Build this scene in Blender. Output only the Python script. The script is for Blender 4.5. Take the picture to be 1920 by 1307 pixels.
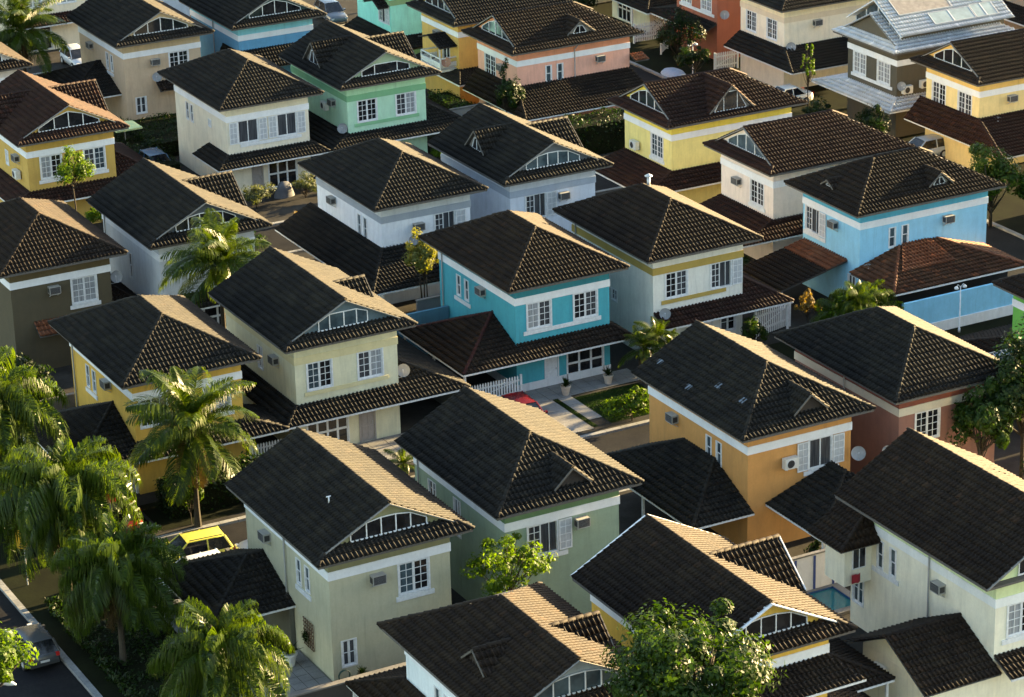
import bpy, math, random
import numpy as np
from mathutils import Matrix, Vector

for o_ in list(bpy.data.objects): bpy.data.objects.remove(o_)
scene = bpy.context.scene
COL = scene.collection
R = math.radians

# ------------------------------------------------------------------ camera
CAM_H = 61.423
YAW, PIT, ROL = R(62.237), R(21.3516), R(-1.5648)
def _cam():
    f = Vector((math.cos(PIT)*math.cos(YAW), math.cos(PIT)*math.sin(YAW), -math.sin(PIT)))
    r = Vector((math.sin(YAW), -math.cos(YAW), 0)); u = r.cross(f)
    c, s = math.cos(ROL), math.sin(ROL)
    rt, up = c*r+s*u, -s*r+c*u
    cd = bpy.data.cameras.new('camera'); cam = bpy.data.objects.new('camera', cd); COL.objects.link(cam)
    m = Matrix.Identity(4)
    for i in range(3):
        m[i][0], m[i][1], m[i][2] = rt[i], up[i], -f[i]
    m[0][3], m[1][3], m[2][3] = 0, 0, CAM_H
    cam.matrix_world = m
    cd.sensor_width = 36; cd.lens = 36*5354.8/1920; cd.clip_start = 1; cd.clip_end = 3000
    scene.camera = cam
_cam()
# ------------------------------------------------------------------ light
SUN_EL, SUN_AZ = 11.5, 3.0          # azimuth counted from +X towards +Y
world = bpy.data.worlds.new('World'); scene.world = world; world.use_nodes = True
nt = world.node_tree; nt.nodes.clear()
sky = nt.nodes.new('ShaderNodeTexSky'); sky.sky_type = 'NISHITA'; sky.sun_disc = False
sky.sun_elevation = R(SUN_EL); sky.sun_rotation = R(90-SUN_AZ)
sky.air_density = 1.0; sky.dust_density = 0.8; sky.ozone_density = 0.2
bg = nt.nodes.new('ShaderNodeBackground'); bg.inputs['Strength'].default_value = 0.05
wo = nt.nodes.new('ShaderNodeOutputWorld')
nt.links.new(sky.outputs[0], bg.inputs['Color']); nt.links.new(bg.outputs[0], wo.inputs['Surface'])
sl = bpy.data.lights.new('sun', 'SUN'); sl.energy = 3.5; sl.angle = R(0.55); sl.color = (1.0, 0.73, 0.36)
so = bpy.data.objects.new('sun', sl); COL.objects.link(so)
sd = Vector((math.cos(R(SUN_EL))*math.cos(R(SUN_AZ)), math.cos(R(SUN_EL))*math.sin(R(SUN_AZ)), math.sin(R(SUN_EL))))
so.rotation_euler = sd.to_track_quat('Z', 'Y').to_euler(); so.location = (140, 140, 60)
vs = scene.view_settings
vs.view_transform = 'Standard'; vs.look = 'None'; vs.exposure = 3.7; vs.gamma = 1.0; vs.use_curve_mapping = False
scene.render.engine = 'CYCLES'
scene.cycles.max_bounces = 6
scene.render.resolution_x = 1024; scene.render.resolution_y = 697

# ------------------------------------------------------------------ materials
def lin(c): return c/12.92 if c <= .04045 else ((c+.055)/1.055)**2.4
def rgb(r, g, b, k=1.0): return tuple(min(.85, lin(v/255)*k) for v in (r, g, b))
MATS = {}
def newmat(name):
    m = bpy.data.materials.new(name); m.use_nodes = True
    nt = m.node_tree; b = nt.nodes['Principled BSDF']
    return m, nt, b
def N(nt, t, **kw):
    n = nt.nodes.new(t)
    for k, v in kw.items(): setattr(n, k, v)
    return n
def mixrgb(nt, fac, a, b, mode='MIX'):
    n = nt.nodes.new('ShaderNodeMix'); n.data_type = 'RGBA'; n.blend_type = mode
    for sock, v in ((0, fac), (6, a), (7, b)):
        if isinstance(v, (tuple, list)): n.inputs[sock].default_value = tuple(v)+((1,) if len(v) == 3 else ())
        elif isinstance(v, (int, float)): n.inputs[sock].default_value = v
        else: nt.links.new(v, n.inputs[sock])
    return n.outputs[2]
def noise(nt, vec, scale, detail=3, rough=.55):
    n = nt.nodes.new('ShaderNodeTexNoise'); n.inputs['Scale'].default_value = scale
    n.inputs['Detail'].default_value = detail; n.inputs['Roughness'].default_value = rough
    if vec is not None: nt.links.new(vec, n.inputs['Vector'])
    return n.outputs['Fac']
def ramp(nt, fac, stops):
    n = nt.nodes.new('ShaderNodeValToRGB'); cr = n.color_ramp
    while len(cr.elements) < len(stops): cr.elements.new(.5)
    for e, (p, c) in zip(cr.elements, stops):
        e.position = p; e.color = tuple(c)+(1,) if len(c) == 3 else c
    nt.links.new(fac, n.inputs['Fac']); return n.outputs['Color']
def mapped(nt, vec, sx, sy, sz):
    n = nt.nodes.new('ShaderNodeMapping'); n.inputs['Scale'].default_value = (sx, sy, sz)
    nt.links.new(vec, n.inputs['Vector']); return n.outputs['Vector']
def bump(nt, b, h, strength, dist=.02):
    n = nt.nodes.new('ShaderNodeBump'); n.inputs['Strength'].default_value = strength; n.inputs['Distance'].default_value = dist
    nt.links.new(h, n.inputs['Height']); nt.links.new(n.outputs['Normal'], b.inputs['Normal'])

def stucco(c, dirt=.5):
    key = ('stucco', c, dirt)
    if key in MATS: return MATS[key]
    m, nt, b = newmat('painted_stucco')
    pos = N(nt, 'ShaderNodeNewGeometry').outputs['Position']
    n1 = noise(nt, pos, 1.3, 5, .6); n2 = noise(nt, mapped(nt, pos, 3.2, 3.2, .55), 1.0, 5, .65); n3 = noise(nt, pos, 9, 3)
    f = ramp(nt, n1, [(.3, (0, 0, 0)), (.75, (1, 1, 1))])
    c1 = mixrgb(nt, f, tuple(v*.90 for v in c), tuple(min(.86, v*1.05) for v in c))
    st = ramp(nt, n2, [(.47, (0, 0, 0)), (.78, (dirt*1.0, dirt*1.0, dirt*1.0))])
    c2 = mixrgb(nt, st, c1, tuple(v*.62+.012 for v in c))
    n4 = noise(nt, mapped(nt, pos, 2.6, 2.6, .22), 1.0, 5, .7)
    c2 = mixrgb(nt, ramp(nt, n4, [(.56, (0, 0, 0)), (.74, (dirt, dirt, dirt))]), c2, tuple(v*.5+.02 for v in c))
    c3 = mixrgb(nt, ramp(nt, n3, [(.35, (.0, .0, .0)), (.7, (.28, .28, .28))]), c2, tuple(v*.74 for v in c))
    nt.links.new(c3, b.inputs['Base Color']); b.inputs['Roughness'].default_value = .85
    b.inputs['Specular IOR Level'].default_value = .25
    bump(nt, b, noise(nt, pos, 38, 4, .7), .55, .02)
    MATS[key] = m; return m
def plain(name, c, rough=.6, spec=.4, metal=0, var=.12, scale=6.):
    key = (name, c)
    if key in MATS: return MATS[key]
    m, nt, b = newmat(name)
    pos = N(nt, 'ShaderNodeNewGeometry').outputs['Position']
    n1 = noise(nt, pos, scale, 4, .6)
    cc = mixrgb(nt, ramp(nt, n1, [(.3, (0, 0, 0)), (.7, (1, 1, 1))]), tuple(v*(1-var) for v in c), tuple(min(.9, v*(1+var*.6)) for v in c))
    nt.links.new(cc, b.inputs['Base Color']); b.inputs['Roughness'].default_value = rough
    b.inputs['Specular IOR Level'].default_value = spec; b.inputs['Metallic'].default_value = metal
    MATS[key] = m; return m
def rooftile(kind):
    key = ('roof', kind)
    if key in MATS: return MATS[key]
    dark, mid, lich = {
        'charcoal': ((.0080, .0070, .0061), (.0150, .0132, .0114), (.032, .0275, .019)),
        'brown':    ((.0105, .0066, .0045), (.0195, .0122, .0082), (.034, .0235, .0135)),
        'red':      ((.0165, .0068, .0047), (.031, .0125, .0084), (.042, .023, .0135)),
        'rust':     ((.050, .022, .0115), (.115, .046, .022), (.115, .060, .030)),
        'terracotta': ((.11, .038, .018), (.19, .068, .030), (.19, .09, .05)),
        'oxblood': ((.032, .009, .007), (.055, .015, .011), (.06, .03, .024)),
        'white':    ((.40, .42, .46), (.52, .54, .57), (.30, .32, .34)),
    }[kind]
    m, nt, b = newmat('roof_tile_'+kind)
    pos = N(nt, 'ShaderNodeNewGeometry').outputs['Position']
    at = N(nt, 'ShaderNodeAttribute', attribute_name='tint').outputs['Fac']
    oi = N(nt, 'ShaderNodeObjectInfo').outputs['Random']
    ad = N(nt, 'ShaderNodeMath', operation='ADD'); nt.links.new(at, ad.inputs[0])
    mu = N(nt, 'ShaderNodeMath', operation='MULTIPLY'); nt.links.new(oi, mu.inputs[0]); mu.inputs[1].default_value = .35
    nt.links.new(mu.outputs[0], ad.inputs[1])
    fr = N(nt, 'ShaderNodeMath', operation='FRACT'); nt.links.new(ad.outputs[0], fr.inputs[0])
    c0 = mixrgb(nt, fr.outputs[0], dark, mid)
    c1 = mixrgb(nt, ramp(nt, fr.outputs[0], [(.95, (0, 0, 0)), (.98, (.6, .6, .6))]), c0, tuple(min(.8, v*k_) for v, k_ in zip(mid, (2.1, 1.7, 1.4))))
    n1 = noise(nt, pos, .9, 6, .65); n2 = noise(nt, pos, 9, 5, .7)
    c2 = mixrgb(nt, ramp(nt, n1, [(.46, (0, 0, 0)), (.72, (.7, .7, .7))]), c1, lich)
    c3 = mixrgb(nt, ramp(nt, n2, [(.55, (0, 0, 0)), (.82, (.75, .75, .75))]), c2, lich)
    c4 = mixrgb(nt, ramp(nt, noise(nt, pos, 3.5, 4, .6), [(.3, (.6, .6, .6)), (.5, (0, 0, 0))]), c3, dark)
    nt.links.new(c4, b.inputs['Base Color']); b.inputs['Roughness'].default_value = .7
    b.inputs['Specular IOR Level'].default_value = .16 if kind != 'white' else .6
    bump(nt, b, noise(nt, pos, 60, 3, .7), .4, .01)
    MATS[key] = m; return m
def glass(kind='dark'):
    key = ('glass', kind)
    if key in MATS: return MATS[key]
    m, nt, b = newmat('window_glass_'+kind)
    pos = N(nt, 'ShaderNodeNewGeometry').outputs['Position']
    base = {'dark': ((.006, .007, .009), (.022, .022, .024)), 'curtain': ((.20, .21, .22), (.34, .35, .36)),
            'blue': ((.03, .045, .055), (.07, .10, .115)), 'drape': ((.035, .037, .042), (.075, .078, .085))}[kind]
    w = noise(nt, mapped(nt, pos, 9, 9, .5) if kind in ('curtain', 'drape') else pos, 1.5, 3)
    nt.links.new(mixrgb(nt, ramp(nt, w, [(.35, (0, 0, 0)), (.65, (1, 1, 1))]), base[0], base[1]), b.inputs['Base Color'])
    b.inputs['Roughness'].default_value = .08; b.inputs['Specular IOR Level'].default_value = .5
    bump(nt, b, noise(nt, pos, 1.5, 1), .04, .02)
    MATS[key] = m; return m
def leafmat(name, c1, c2, trans=.45, rough=.45):
    key = ('leaf', name)
    if key in MATS: return MATS[key]
    m, nt, b = newmat('leaf_'+name)
    at = N(nt, 'ShaderNodeAttribute', attribute_name='tint').outputs['Fac']
    oi = N(nt, 'ShaderNodeObjectInfo').outputs['Random']
    ad = N(nt, 'ShaderNodeMath', operation='MULTIPLY_ADD'); nt.links.new(oi, ad.inputs[0]); ad.inputs[1].default_value = .3
    nt.links.new(at, ad.inputs[2])
    c = mixrgb(nt, ad.outputs[0], c1, c2)
    nt.links.new(c, b.inputs['Base Color']); b.inputs['Roughness'].default_value = rough
    b.inputs['Specular IOR Level'].default_value = .2
    tr = N(nt, 'ShaderNodeBsdfTranslucent')
    nt.links.new(mixrgb(nt, 1.0, c, (1.85, 1.75, .30), 'MULTIPLY'), tr.inputs['Color'])
    mx = N(nt, 'ShaderNodeMixShader'); mx.inputs[0].default_value = trans
    nt.links.new(b.outputs[0], mx.inputs[1]); nt.links.new(tr.outputs[0], mx.inputs[2])
    nt.links.new(mx.outputs[0], nt.nodes['Material Output'].inputs['Surface'])
    MATS[key] = m; return m
def ground_mat(name, c, c2, sc, rough=.9, bmp=.4):
    key = ('g', name)
    if key in MATS: return MATS[key]
    m, nt, b = newmat(name)
    pos = N(nt, 'ShaderNodeNewGeometry').outputs['Position']
    n1 = noise(nt, pos, sc, 6, .65); n2 = noise(nt, pos, sc*14, 3, .6)
    a = mixrgb(nt, ramp(nt, n1, [(.35, (0, 0, 0)), (.68, (1, 1, 1))]), c, c2)
    a = mixrgb(nt, ramp(nt, n2, [(.4, (0, 0, 0)), (.8, (.5, .5, .5))]), a, tuple(v*.55 for v in c))
    nt.links.new(a, b.inputs['Base Color']); b.inputs['Roughness'].default_value = rough
    b.inputs['Specular IOR Level'].default_value = .05
    bump(nt, b, n2, bmp, .02); MATS[key] = m; return m

WHITE = plain('white_paint', (.66, .67, .67), .55, .3, var=.16)
GREYMETAL = plain('galvanised_metal', (.42, .43, .44), .45, .5, .3)
DARKMETAL = plain('dark_grille', (.035, .035, .037), .5)
CASING = plain('beige_plastic', (.33, .32, .29), .5, .4)
WOODBROWN = plain('brown_wood', (.10, .055, .03), .65)
RUBBER = plain('black_rubber', (.015, .015, .015), .7)
CONCRETE = ground_mat('concrete', (.15, .145, .135), (.22, .21, .20), .8)
ASPHALT = ground_mat('asphalt', (.014, .014, .0155), (.024, .0235, .023), .5)
PAVER = ground_mat('paving', (.030, .028, .025), (.050, .047, .041), .9)
SOIL = ground_mat('garden_soil', (.007, .008, .004), (.013, .016, .006), .6)
KERB = ground_mat('kerb_paint', (.16, .165, .17), (.30, .30, .29), 1.2)
LAWN = ground_mat('lawn_base', (.018, .035, .008), (.03, .055, .012), 1.5)

# ------------------------------------------------------------------ mesh helpers
class MB:
    def __init__(s): s.v = []; s.f = []
    def quad(s, *p):
        n = len(s.v); s.v += [tuple(q) for q in p]; s.f.append(tuple(range(n, n+len(p)))); return s
    def box(s, x0, x1, y0, y1, z0, z1):
        if x0 > x1: x0, x1 = x1, x0
        if y0 > y1: y0, y1 = y1, y0
        if z0 > z1: z0, z1 = z1, z0
        n = len(s.v)
        s.v += [(x0,y0,z0),(x1,y0,z0),(x1,y1,z0),(x0,y1,z0),(x0,y0,z1),(x1,y0,z1),(x1,y1,z1),(x0,y1,z1)]
        s.f += [tuple(n+i for i in q) for q in ((3,2,1,0),(4,5,6,7),(0,1,5,4),(1,2,6,5),(2,3,7,6),(3,0,4,7))]; return s
    def beam(s, a, b, w, h=None, up=(0,0,1)):
        a, b = Vector(a), Vector(b); d = (b-a).normalized(); h = h or w
        x = d.cross(Vector(up))
        if x.length < 1e-4: x = d.cross(Vector((1,0,0)))
        x.normalize(); y = x.cross(d)
        n = len(s.v)
        for p in (a, b):
            for i, j in ((-1,-1),(1,-1),(1,1),(-1,1)): s.v.append(tuple(p+x*(i*w/2)+y*(j*h/2)))
        s.f += [tuple(n+i for i in q) for q in ((3,2,1,0),(4,5,6,7),(0,1,5,4),(1,2,6,5),(2,3,7,6),(3,0,4,7))]; return s
    def tube(s, pts, rad, seg=8, cap=True):
        pts = [Vector(p) for p in pts]
        if not isinstance(rad, (list, tuple)): rad = [rad]*len(pts)
        n0 = len(s.v)
        for i, p in enumerate(pts):
            d = (pts[min(i+1, len(pts)-1)]-pts[max(i-1, 0)]).normalized()
            x = d.cross(Vector((0.3,.2,1)));
            if x.length < .1: x = d.cross(Vector((1,0,0)))
            x.normalize(); y = d.cross(x)
            for k in range(seg):
                a = 2*math.pi*k/seg; s.v.append(tuple(p+(x*math.cos(a)+y*math.sin(a))*rad[i]))
        for i in range(len(pts)-1):
            for k in range(seg):
                a, b = n0+i*seg+k, n0+i*seg+(k+1) % seg
                s.f.append((a, b, b+seg, a+seg))
        if cap:
            s.f.append(tuple(n0+k for k in range(seg))[::-1]); e = n0+(len(pts)-1)*seg; s.f.append(tuple(e+k for k in range(seg)))
        return s
    def lathe(s, prof, c=(0,0,0), seg=16, M=None):
        n0 = len(s.v)
        for r, z in prof:
            for k in range(seg):
                a = 2*math.pi*k/seg; p = Vector((r*math.cos(a), r*math.sin(a), z))
                if M is not None: p = M @ p
                s.v.append((p.x+c[0], p.y+c[1], p.z+c[2]))
        for i in range(len(prof)-1):
            for k in range(seg):
                a, b = n0+i*seg+k, n0+i*seg+(k+1) % seg; s.f.append((a, b, b+seg, a+seg))
        return s
    def mesh(s, name, mat, smooth=False):
        me = bpy.data.meshes.new(name); me.from_pydata(s.v, [], s.f)
        if mat: me.materials.append(mat)
        if smooth: me.polygons.foreach_set('use_smooth', [True]*len(me.polygons))
        me.update(); return me
    def build(s, name, mat, parent=None, smooth=False, **props):
        return ob(name, s.mesh(name, mat, smooth), parent, **props)
def ob(name, data, parent=None, M=None, **props):
    o = bpy.data.objects.new(name, data); COL.objects.link(o)
    if parent is not None: o.parent = parent
    if M is not None: o.matrix_basis = M
    for k, v in props.items(): o[k] = v
    return o
def thing(name, label, cat, loc=(0,0,0), rz=0, group=None):
    o = bpy.data.objects.new(name, None); COL.objects.link(o)
    o.location = loc; o.rotation_euler = (0,0,rz); o['label'] = label; o['category'] = cat
    if group: o['group'] = group
    return o
def npmesh(name, V, F, mat, tint=None, smooth=False):
    me = bpy.data.meshes.new(name); V = np.asarray(V, np.float32); F = np.asarray(F, np.int32)
    k = F.shape[1]
    me.vertices.add(len(V)); me.vertices.foreach_set('co', V.ravel())
    me.loops.add(F.size); me.loops.foreach_set('vertex_index', F.ravel())
    me.polygons.add(len(F)); me.polygons.foreach_set('loop_start', np.arange(0, F.size, k, dtype=np.int32))
    me.update(calc_edges=True)
    if tint is not None:
        a = me.attributes.new('tint', 'FLOAT', 'FACE'); a.data.foreach_set('value', np.asarray(tint, np.float32))
    if smooth: me.polygons.foreach_set('use_smooth', np.ones(len(F), bool))
    if mat: me.materials.append(mat)
    return me

# ------------------------------------------------------------------ roof tiles
PITCH, ROW = .235, .37
FR = np.array([0, .05, .25, .45, .51, .76, 1.0]); HP = np.array([.004, .058, .092, .058, .004, -.006, .004])
LIP = .050
def slope_frame(poly):
    P = np.array(poly, float); n = np.zeros(3)
    for i in range(len(P)):
        a, b = P[i], P[(i+1) % len(P)]; n += np.cross(a, b)
    n /= np.linalg.norm(n)
    if n[2] < 0: n = -n
    d = np.array([0,0,1.])-n[2]*n; d /= np.linalg.norm(d); u = np.cross(d, n)
    low = P[np.argmin(P[:,2])]
    return P, n, d, u, low
def tile_field(poly, seed=0, drop=None, every=None):
    """corrugated tile courses over a polygon; returns V,F,tint and the frame of every whole tile"""
    rng = np.random.default_rng(seed+17)
    P, n, d, u, O = slope_frame(poly)
    U = (P-O)@u; Vv = (P-O)@d
    umin, umax = U.min(), U.max(); Nc = max(1, int(round((umax-umin)/PITCH))); pt = (umax-umin)/Nc
    M = max(1, int(math.ceil(Vv.max()/ROW)))
    lines = umin+(np.arange(Nc)[:,None]+FR[None,:])*pt
    lc = np.clip(lines, umin+1e-3, umax-1e-3)
    lo = np.full(lc.shape, 1e9); hi = np.full(lc.shape, -1e9)
    m = len(P)
    for i in range(m):
        u0, v0, u1, v1 = U[i], Vv[i], U[(i+1) % m], Vv[(i+1) % m]
        if abs(u1-u0) < 1e-9: continue
        t = (lc-u0)/(u1-u0); ok = (t >= 0) & (t <= 1); v = v0+t*(v1-v0)
        lo = np.where(ok, np.minimum(lo, v), lo); hi = np.where(ok, np.maximum(hi, v), hi)
    hi = np.maximum(hi, lo)
    lo = np.where(lo < 1e-3, lo-.05, lo)
    J = np.arange(M)[:,None,None]
    va = np.clip(J*ROW-(J == 0)*.05, lo[None], hi[None]); vb = np.clip((J+1)*ROW, lo[None], hi[None])
    jit = rng.normal(0, .0035, (M, Nc, 1)); uj = rng.normal(0, .004, (M, Nc, 1))
    def H(v): return HP[None,None,:]+LIP*(1-np.clip((v-J*ROW)/ROW, 0, 1))+jit
    ha, hb = H(va), H(vb)
    L = np.broadcast_to(lines[None], va.shape)+uj
    def pts(v, h): return O+L[...,None]*u+v[...,None]*d+h[...,None]*n
    A, B, C = pts(va, ha), pts(vb, hb), pts(np.minimum(va+.07, np.maximum(vb, va)), ha-LIP-.012)
    K = len(FR); nv = M*Nc*K
    V = np.concatenate([A.reshape(-1,3), B.reshape(-1,3), C.reshape(-1,3)])
    idx = np.arange(nv).reshape(M, Nc, K)
    a, a1 = idx[:,:,:-1], idx[:,:,1:]
    F1 = np.stack([a, a1, a1+nv, a+nv], -1); F2 = np.stack([a+2*nv, a1+2*nv, a1, a], -1)
    ln = vb-va; keep = (ln[:,:,:-1] > 1e-3) | (ln[:,:,1:] > 1e-3)
    starts = (np.abs(va-(J*ROW-(J == 0)*.05)) < .02); keep2 = keep & starts[:,:,:-1] & starts[:,:,1:]
    full = (ln > ROW*.98).all(2) & starts.all(2)
    frames = []
    if every:
        js, cs = np.nonzero(full)
        for j, c in list(zip(js, cs))[:every]:
            frames.append(O+(umin+c*pt)*u+(j*ROW)*d); keep[j, c] = False; keep2[j, c] = False
    tint = np.broadcast_to(rng.random((M, Nc, 1)), keep.shape)
    F = np.concatenate([F1[keep], F2[keep2]]); T = np.concatenate([tint[keep], tint[keep2]])
    return V, F, T, (frames, u, d, n, pt)
def one_tile(pt, mat):
    K = len(FR); V = []
    for v, l in ((0, LIP), (ROW, 0)):
        for f, h in zip(FR, HP): V.append((f*pt, v, h+l))
    for f, h in zip(FR, HP): V.append((f*pt, .07, h-.012))
    F = [(i, i+1, i+1+K, i+K) for i in range(K-1)]+[(i+2*K, i+1+2*K, i+1, i) for i in range(K-1)]
    return npmesh('tile', V, F, mat)
CACHE = {}
def tiles_mesh(key, polys, mat):
    k = (key, mat.name)
    if key is not None and k in CACHE: return CACHE[k]
    Vs, Fs, Ts, off = [], [], [], 0
    for i, p in enumerate(polys):
        V, F, T, _ = tile_field(p, seed=i*7+int(abs(p[0][0]*31+p[0][1]*17)) % 97)
        Vs.append(V); Fs.append(F+off); Ts.append(T); off += len(V)
    me = npmesh('roof_tile_courses', np.concatenate(Vs), np.concatenate(Fs), mat, np.concatenate(Ts))
    if key is not None: CACHE[k] = me
    return me
def cap_mesh(mat):
    k = ('cap', mat.name)
    if k in CACHE: return CACHE[k]
    V, F = [], []; S = 7
    for t, (y, r, dz) in enumerate(((0, .108, .022), (.43, .090, .0))):
        for i in range(S):
            a = math.pi*i/(S-1); V.append((-r*math.cos(a), y, r*math.sin(a)*.95+dz))
        for i in range(S):
            a = math.pi*i/(S-1); V.append((-(r-.022)*math.cos(a), y, (r-.022)*math.sin(a)*.95+dz-.01))
    for i in range(S-1):
        F += [(i, i+1, i+1+2*S, i+2*S), (i+S, i+1+S, i+1, i)]
    CACHE[k] = npmesh('ridge_tile', V, F, mat); return CACHE[k]
CAPRNG = random.Random(5)
def caps(parent, P, Q, mat, skip_end=0.0):
    P, Q = Vector(P), Vector(Q)
    if P.z > Q.z+1e-4: P, Q = Q, P
    d = Q-P; L = d.length; d.normalize(); x = d.cross(Vector((0,0,1))).normalized(); z = x.cross(d)
    me = cap_mesh(mat); n = max(1, int(round((L-skip_end)/.37))); st = (L-skip_end)/n
    for i in range(n):
        p = P+d*(st*i)+z*(.035+CAPRNG.gauss(0, .006))
        a = CAPRNG.gauss(0, .025)
        xx = x*math.cos(a)+d*math.sin(a); dd = d*math.cos(a)-x*math.sin(a)
        M = Matrix(((xx.x, dd.x, z.x, p.x), (xx.y, dd.y, z.y, p.y), (xx.z, dd.z, z.z, p.z), (0,0,0,1)))
        ob('ridge_tile', me, parent, M)
def single_tiles(parent, poly, mat, count, seed=3):
    """this slope's largest-showing whole tiles as objects of their own, the cut ones joined"""
    V, F, T, (frames, u, d, n, pt) = tile_field(poly, seed=seed, every=count)
    k = ('tile', mat.name, round(pt, 4))
    if k not in CACHE: CACHE[k] = one_tile(pt, mat)
    rr = random.Random(seed)
    for p in frames:
        p = p+n*rr.gauss(0, .004)+u*rr.gauss(0, .004)
        ob('tile', CACHE[k], parent, Matrix(((u[0], d[0], n[0], p[0]), (u[1], d[1], n[1], p[1]), (u[2], d[2], n[2], p[2]), (0,0,0,1))))
    return npmesh('roof_tile_courses', V, F, mat, T)

# ------------------------------------------------------------------ house kit
W0, D0, OH, ZE, ZR = 6.12, 9.44, .84, 6.33, 8.32
KP = (ZR-ZE)/(W0/2+OH)
class Face:
    """u along the wall, z up, d outwards"""
    def __init__(s, side, W, D): s.side, s.W, s.D = side, W, D
    def p(s, u, z, d):
        if s.side == 'F': return (u, -d, z)
        if s.side == 'L': return (-d, u, z)
        if s.side == 'R': return (s.W+d, u, z)
        return (u, s.D+d, z)
    def box(s, mb, u0, u1, z0, z1, d0, d1):
        a, b = s.p(u0, z0, d0), s.p(u1, z1, d1); mb.box(a[0], b[0], a[1], b[1], a[2], b[2])
    def quad(s, mb, u0, u1, z0, z1, d):
        mb.quad(s.p(u0,z0,d), s.p(u1,z0,d), s.p(u1,z1,d), s.p(u0,z1,d))
def wall_face(mb, fc, ulen, z0, z1, holes, depth=.14):
    us = sorted({0, ulen, *[h[0] for h in holes], *[h[1] for h in holes]}); zs = sorted({z0, z1, *[h[2] for h in holes], *[h[3] for h in holes]})
    for i in range(len(us)-1):
        for j in range(len(zs)-1):
            cu, cz = (us[i]+us[i+1])/2, (zs[j]+zs[j+1])/2
            if any(h[0] < cu < h[1] and h[2] < cz < h[3] for h in holes): continue
            fc.quad(mb, us[i], us[i+1], zs[j], zs[j+1], 0)
    for a, b, c, d in holes:
        for q in (((a,c),(a,d)), ((b,d),(b,c)), ((b,c),(a,c)), ((a,d),(b,d))):
            (ua, za), (ub, zb) = q
            mb.quad(fc.p(ua,za,0), fc.p(ub,zb,0), fc.p(ub,zb,-depth), fc.p(ua,za,-depth))
def leaf(mb, fc, u0, u1, z0, z1, cols, rows, d0=-.06, d1=-.015, st=.055, mu=.028):
    fc.box(mb, u0, u0+st, z0, z1, d0, d1); fc.box(mb, u1-st, u1, z0, z1, d0, d1)
    fc.box(mb, u0+st, u1-st, z0, z0+st, d0, d1); fc.box(mb, u0+st, u1-st, z1-st, z1, d0, d1)
    for i in range(1, cols):
        u = u0+(u1-u0)*i/cols; fc.box(mb, u-mu/2, u+mu/2, z0+st, z1-st, d0+.004, d1-.006)
    for j in range(1, rows):
        z = z0+(z1-z0)*j/rows; fc.box(mb, u0+st, u1-st, z-mu/2, z+mu/2, d0+.008, d1-.01)
PRNG = random.Random(12)
def window(root, fc, u0, u1, z0=3.52, z1=5.08, style='casement', g='dark', leaves=2, cols=2, rows=4, frame=WHITE):
    mb = MB(); t = .075
    fc.box(mb, u0-t, u0+.01, z0-t, z1+.0, -.10, .035); fc.box(mb, u1-.01, u1+t, z0-t, z1+.0, -.10, .035)
    fc.box(mb, u0+.01, u1-.01, z0-t, z0+.01, -.10, .05); fc.box(mb, u0+.01, u1-.01, z1-.03, z1+.0, -.10, .035)
    a, b, c, d = u0+.01, u1-.01, z0+.01, z1-.03
    if style == 'casement':
        w = (b-a)/leaves
        for i in range(leaves): leaf(mb, fc, a+w*i+.004, a+w*(i+1)-.004, c, d, cols, rows)
    elif style == 'slider':
        w = (b-a)/leaves
        for i in range(leaves): leaf(mb, fc, a+w*i, a+w*(i+1), c, d, 1, 1, st=.03)
    elif style == 'open_left':   # one leaf shut on the left, the rest stands open
        leaf(mb, fc, a, a+(b-a)*.45, c, d, cols, rows); fc.box(mb, a+(b-a)*.74, a+(b-a)*.76, c, d, -.09, -.05)
    elif style == 'sash':        # narrow tilted sash
        leaf(mb, fc, a, b, c, c+(d-c)*.5, 1, 1, st=.03); leaf(mb, fc, a, b, c+(d-c)*.5+.004, d, 1, 1, st=.03, d0=-.03, d1=.02)
    w = mb.build('window', frame, root)
    n = leaves if style in ('casement', 'slider') else (2 if style == 'sash' else 1)
    for i in range(n):
        pm = MB()
        if style == 'sash': zz0, zz1 = c+(d-c)*i/2, c+(d-c)*(i+1)/2; fc.quad(pm, a, b, zz0, zz1, -.045 if i == 0 else -.02)
        else: fc.quad(pm, a+(b-a)*i/n, a+(b-a)*(i+1)/n, c, d, -.05 if style != 'open_left' else -.115)
        gm = g if not isinstance(g, (list, tuple)) else g[i % len(g)]
        if g == 'dark' and style == 'casement': gm = PRNG.choice(('dark', 'dark', 'dark', 'blue', 'drape', 'drape', 'curtain'))
        pm.build('pane', glass(gm), w)
    return w
def shutter(win, fc, u0, u1, z0=3.5, z1=5.06, hinge=.03, panes=True):
    mb = MB(); leaf(mb, fc, u0, u1, z0, z1, 2, 4, hinge, hinge+.045, st=.06, mu=.03)
    s = mb.build('shutter', WHITE, win)
    p = MB(); fc.box(p, u0+.05, u1-.05, z0+.05, z1-.05, hinge+.012, hinge+.022)
    p.build('shutter_panel', plain('shutter_panel', (.40, .42, .44), .5), win)
def sillband(root, fc, u0, u1, mat, z0=3.2, z1=3.43, d=.06):
    mb = MB(); fc.box(mb, u0, u1, z0, z1, .001, d); mb.build('sill', mat, root)
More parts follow.
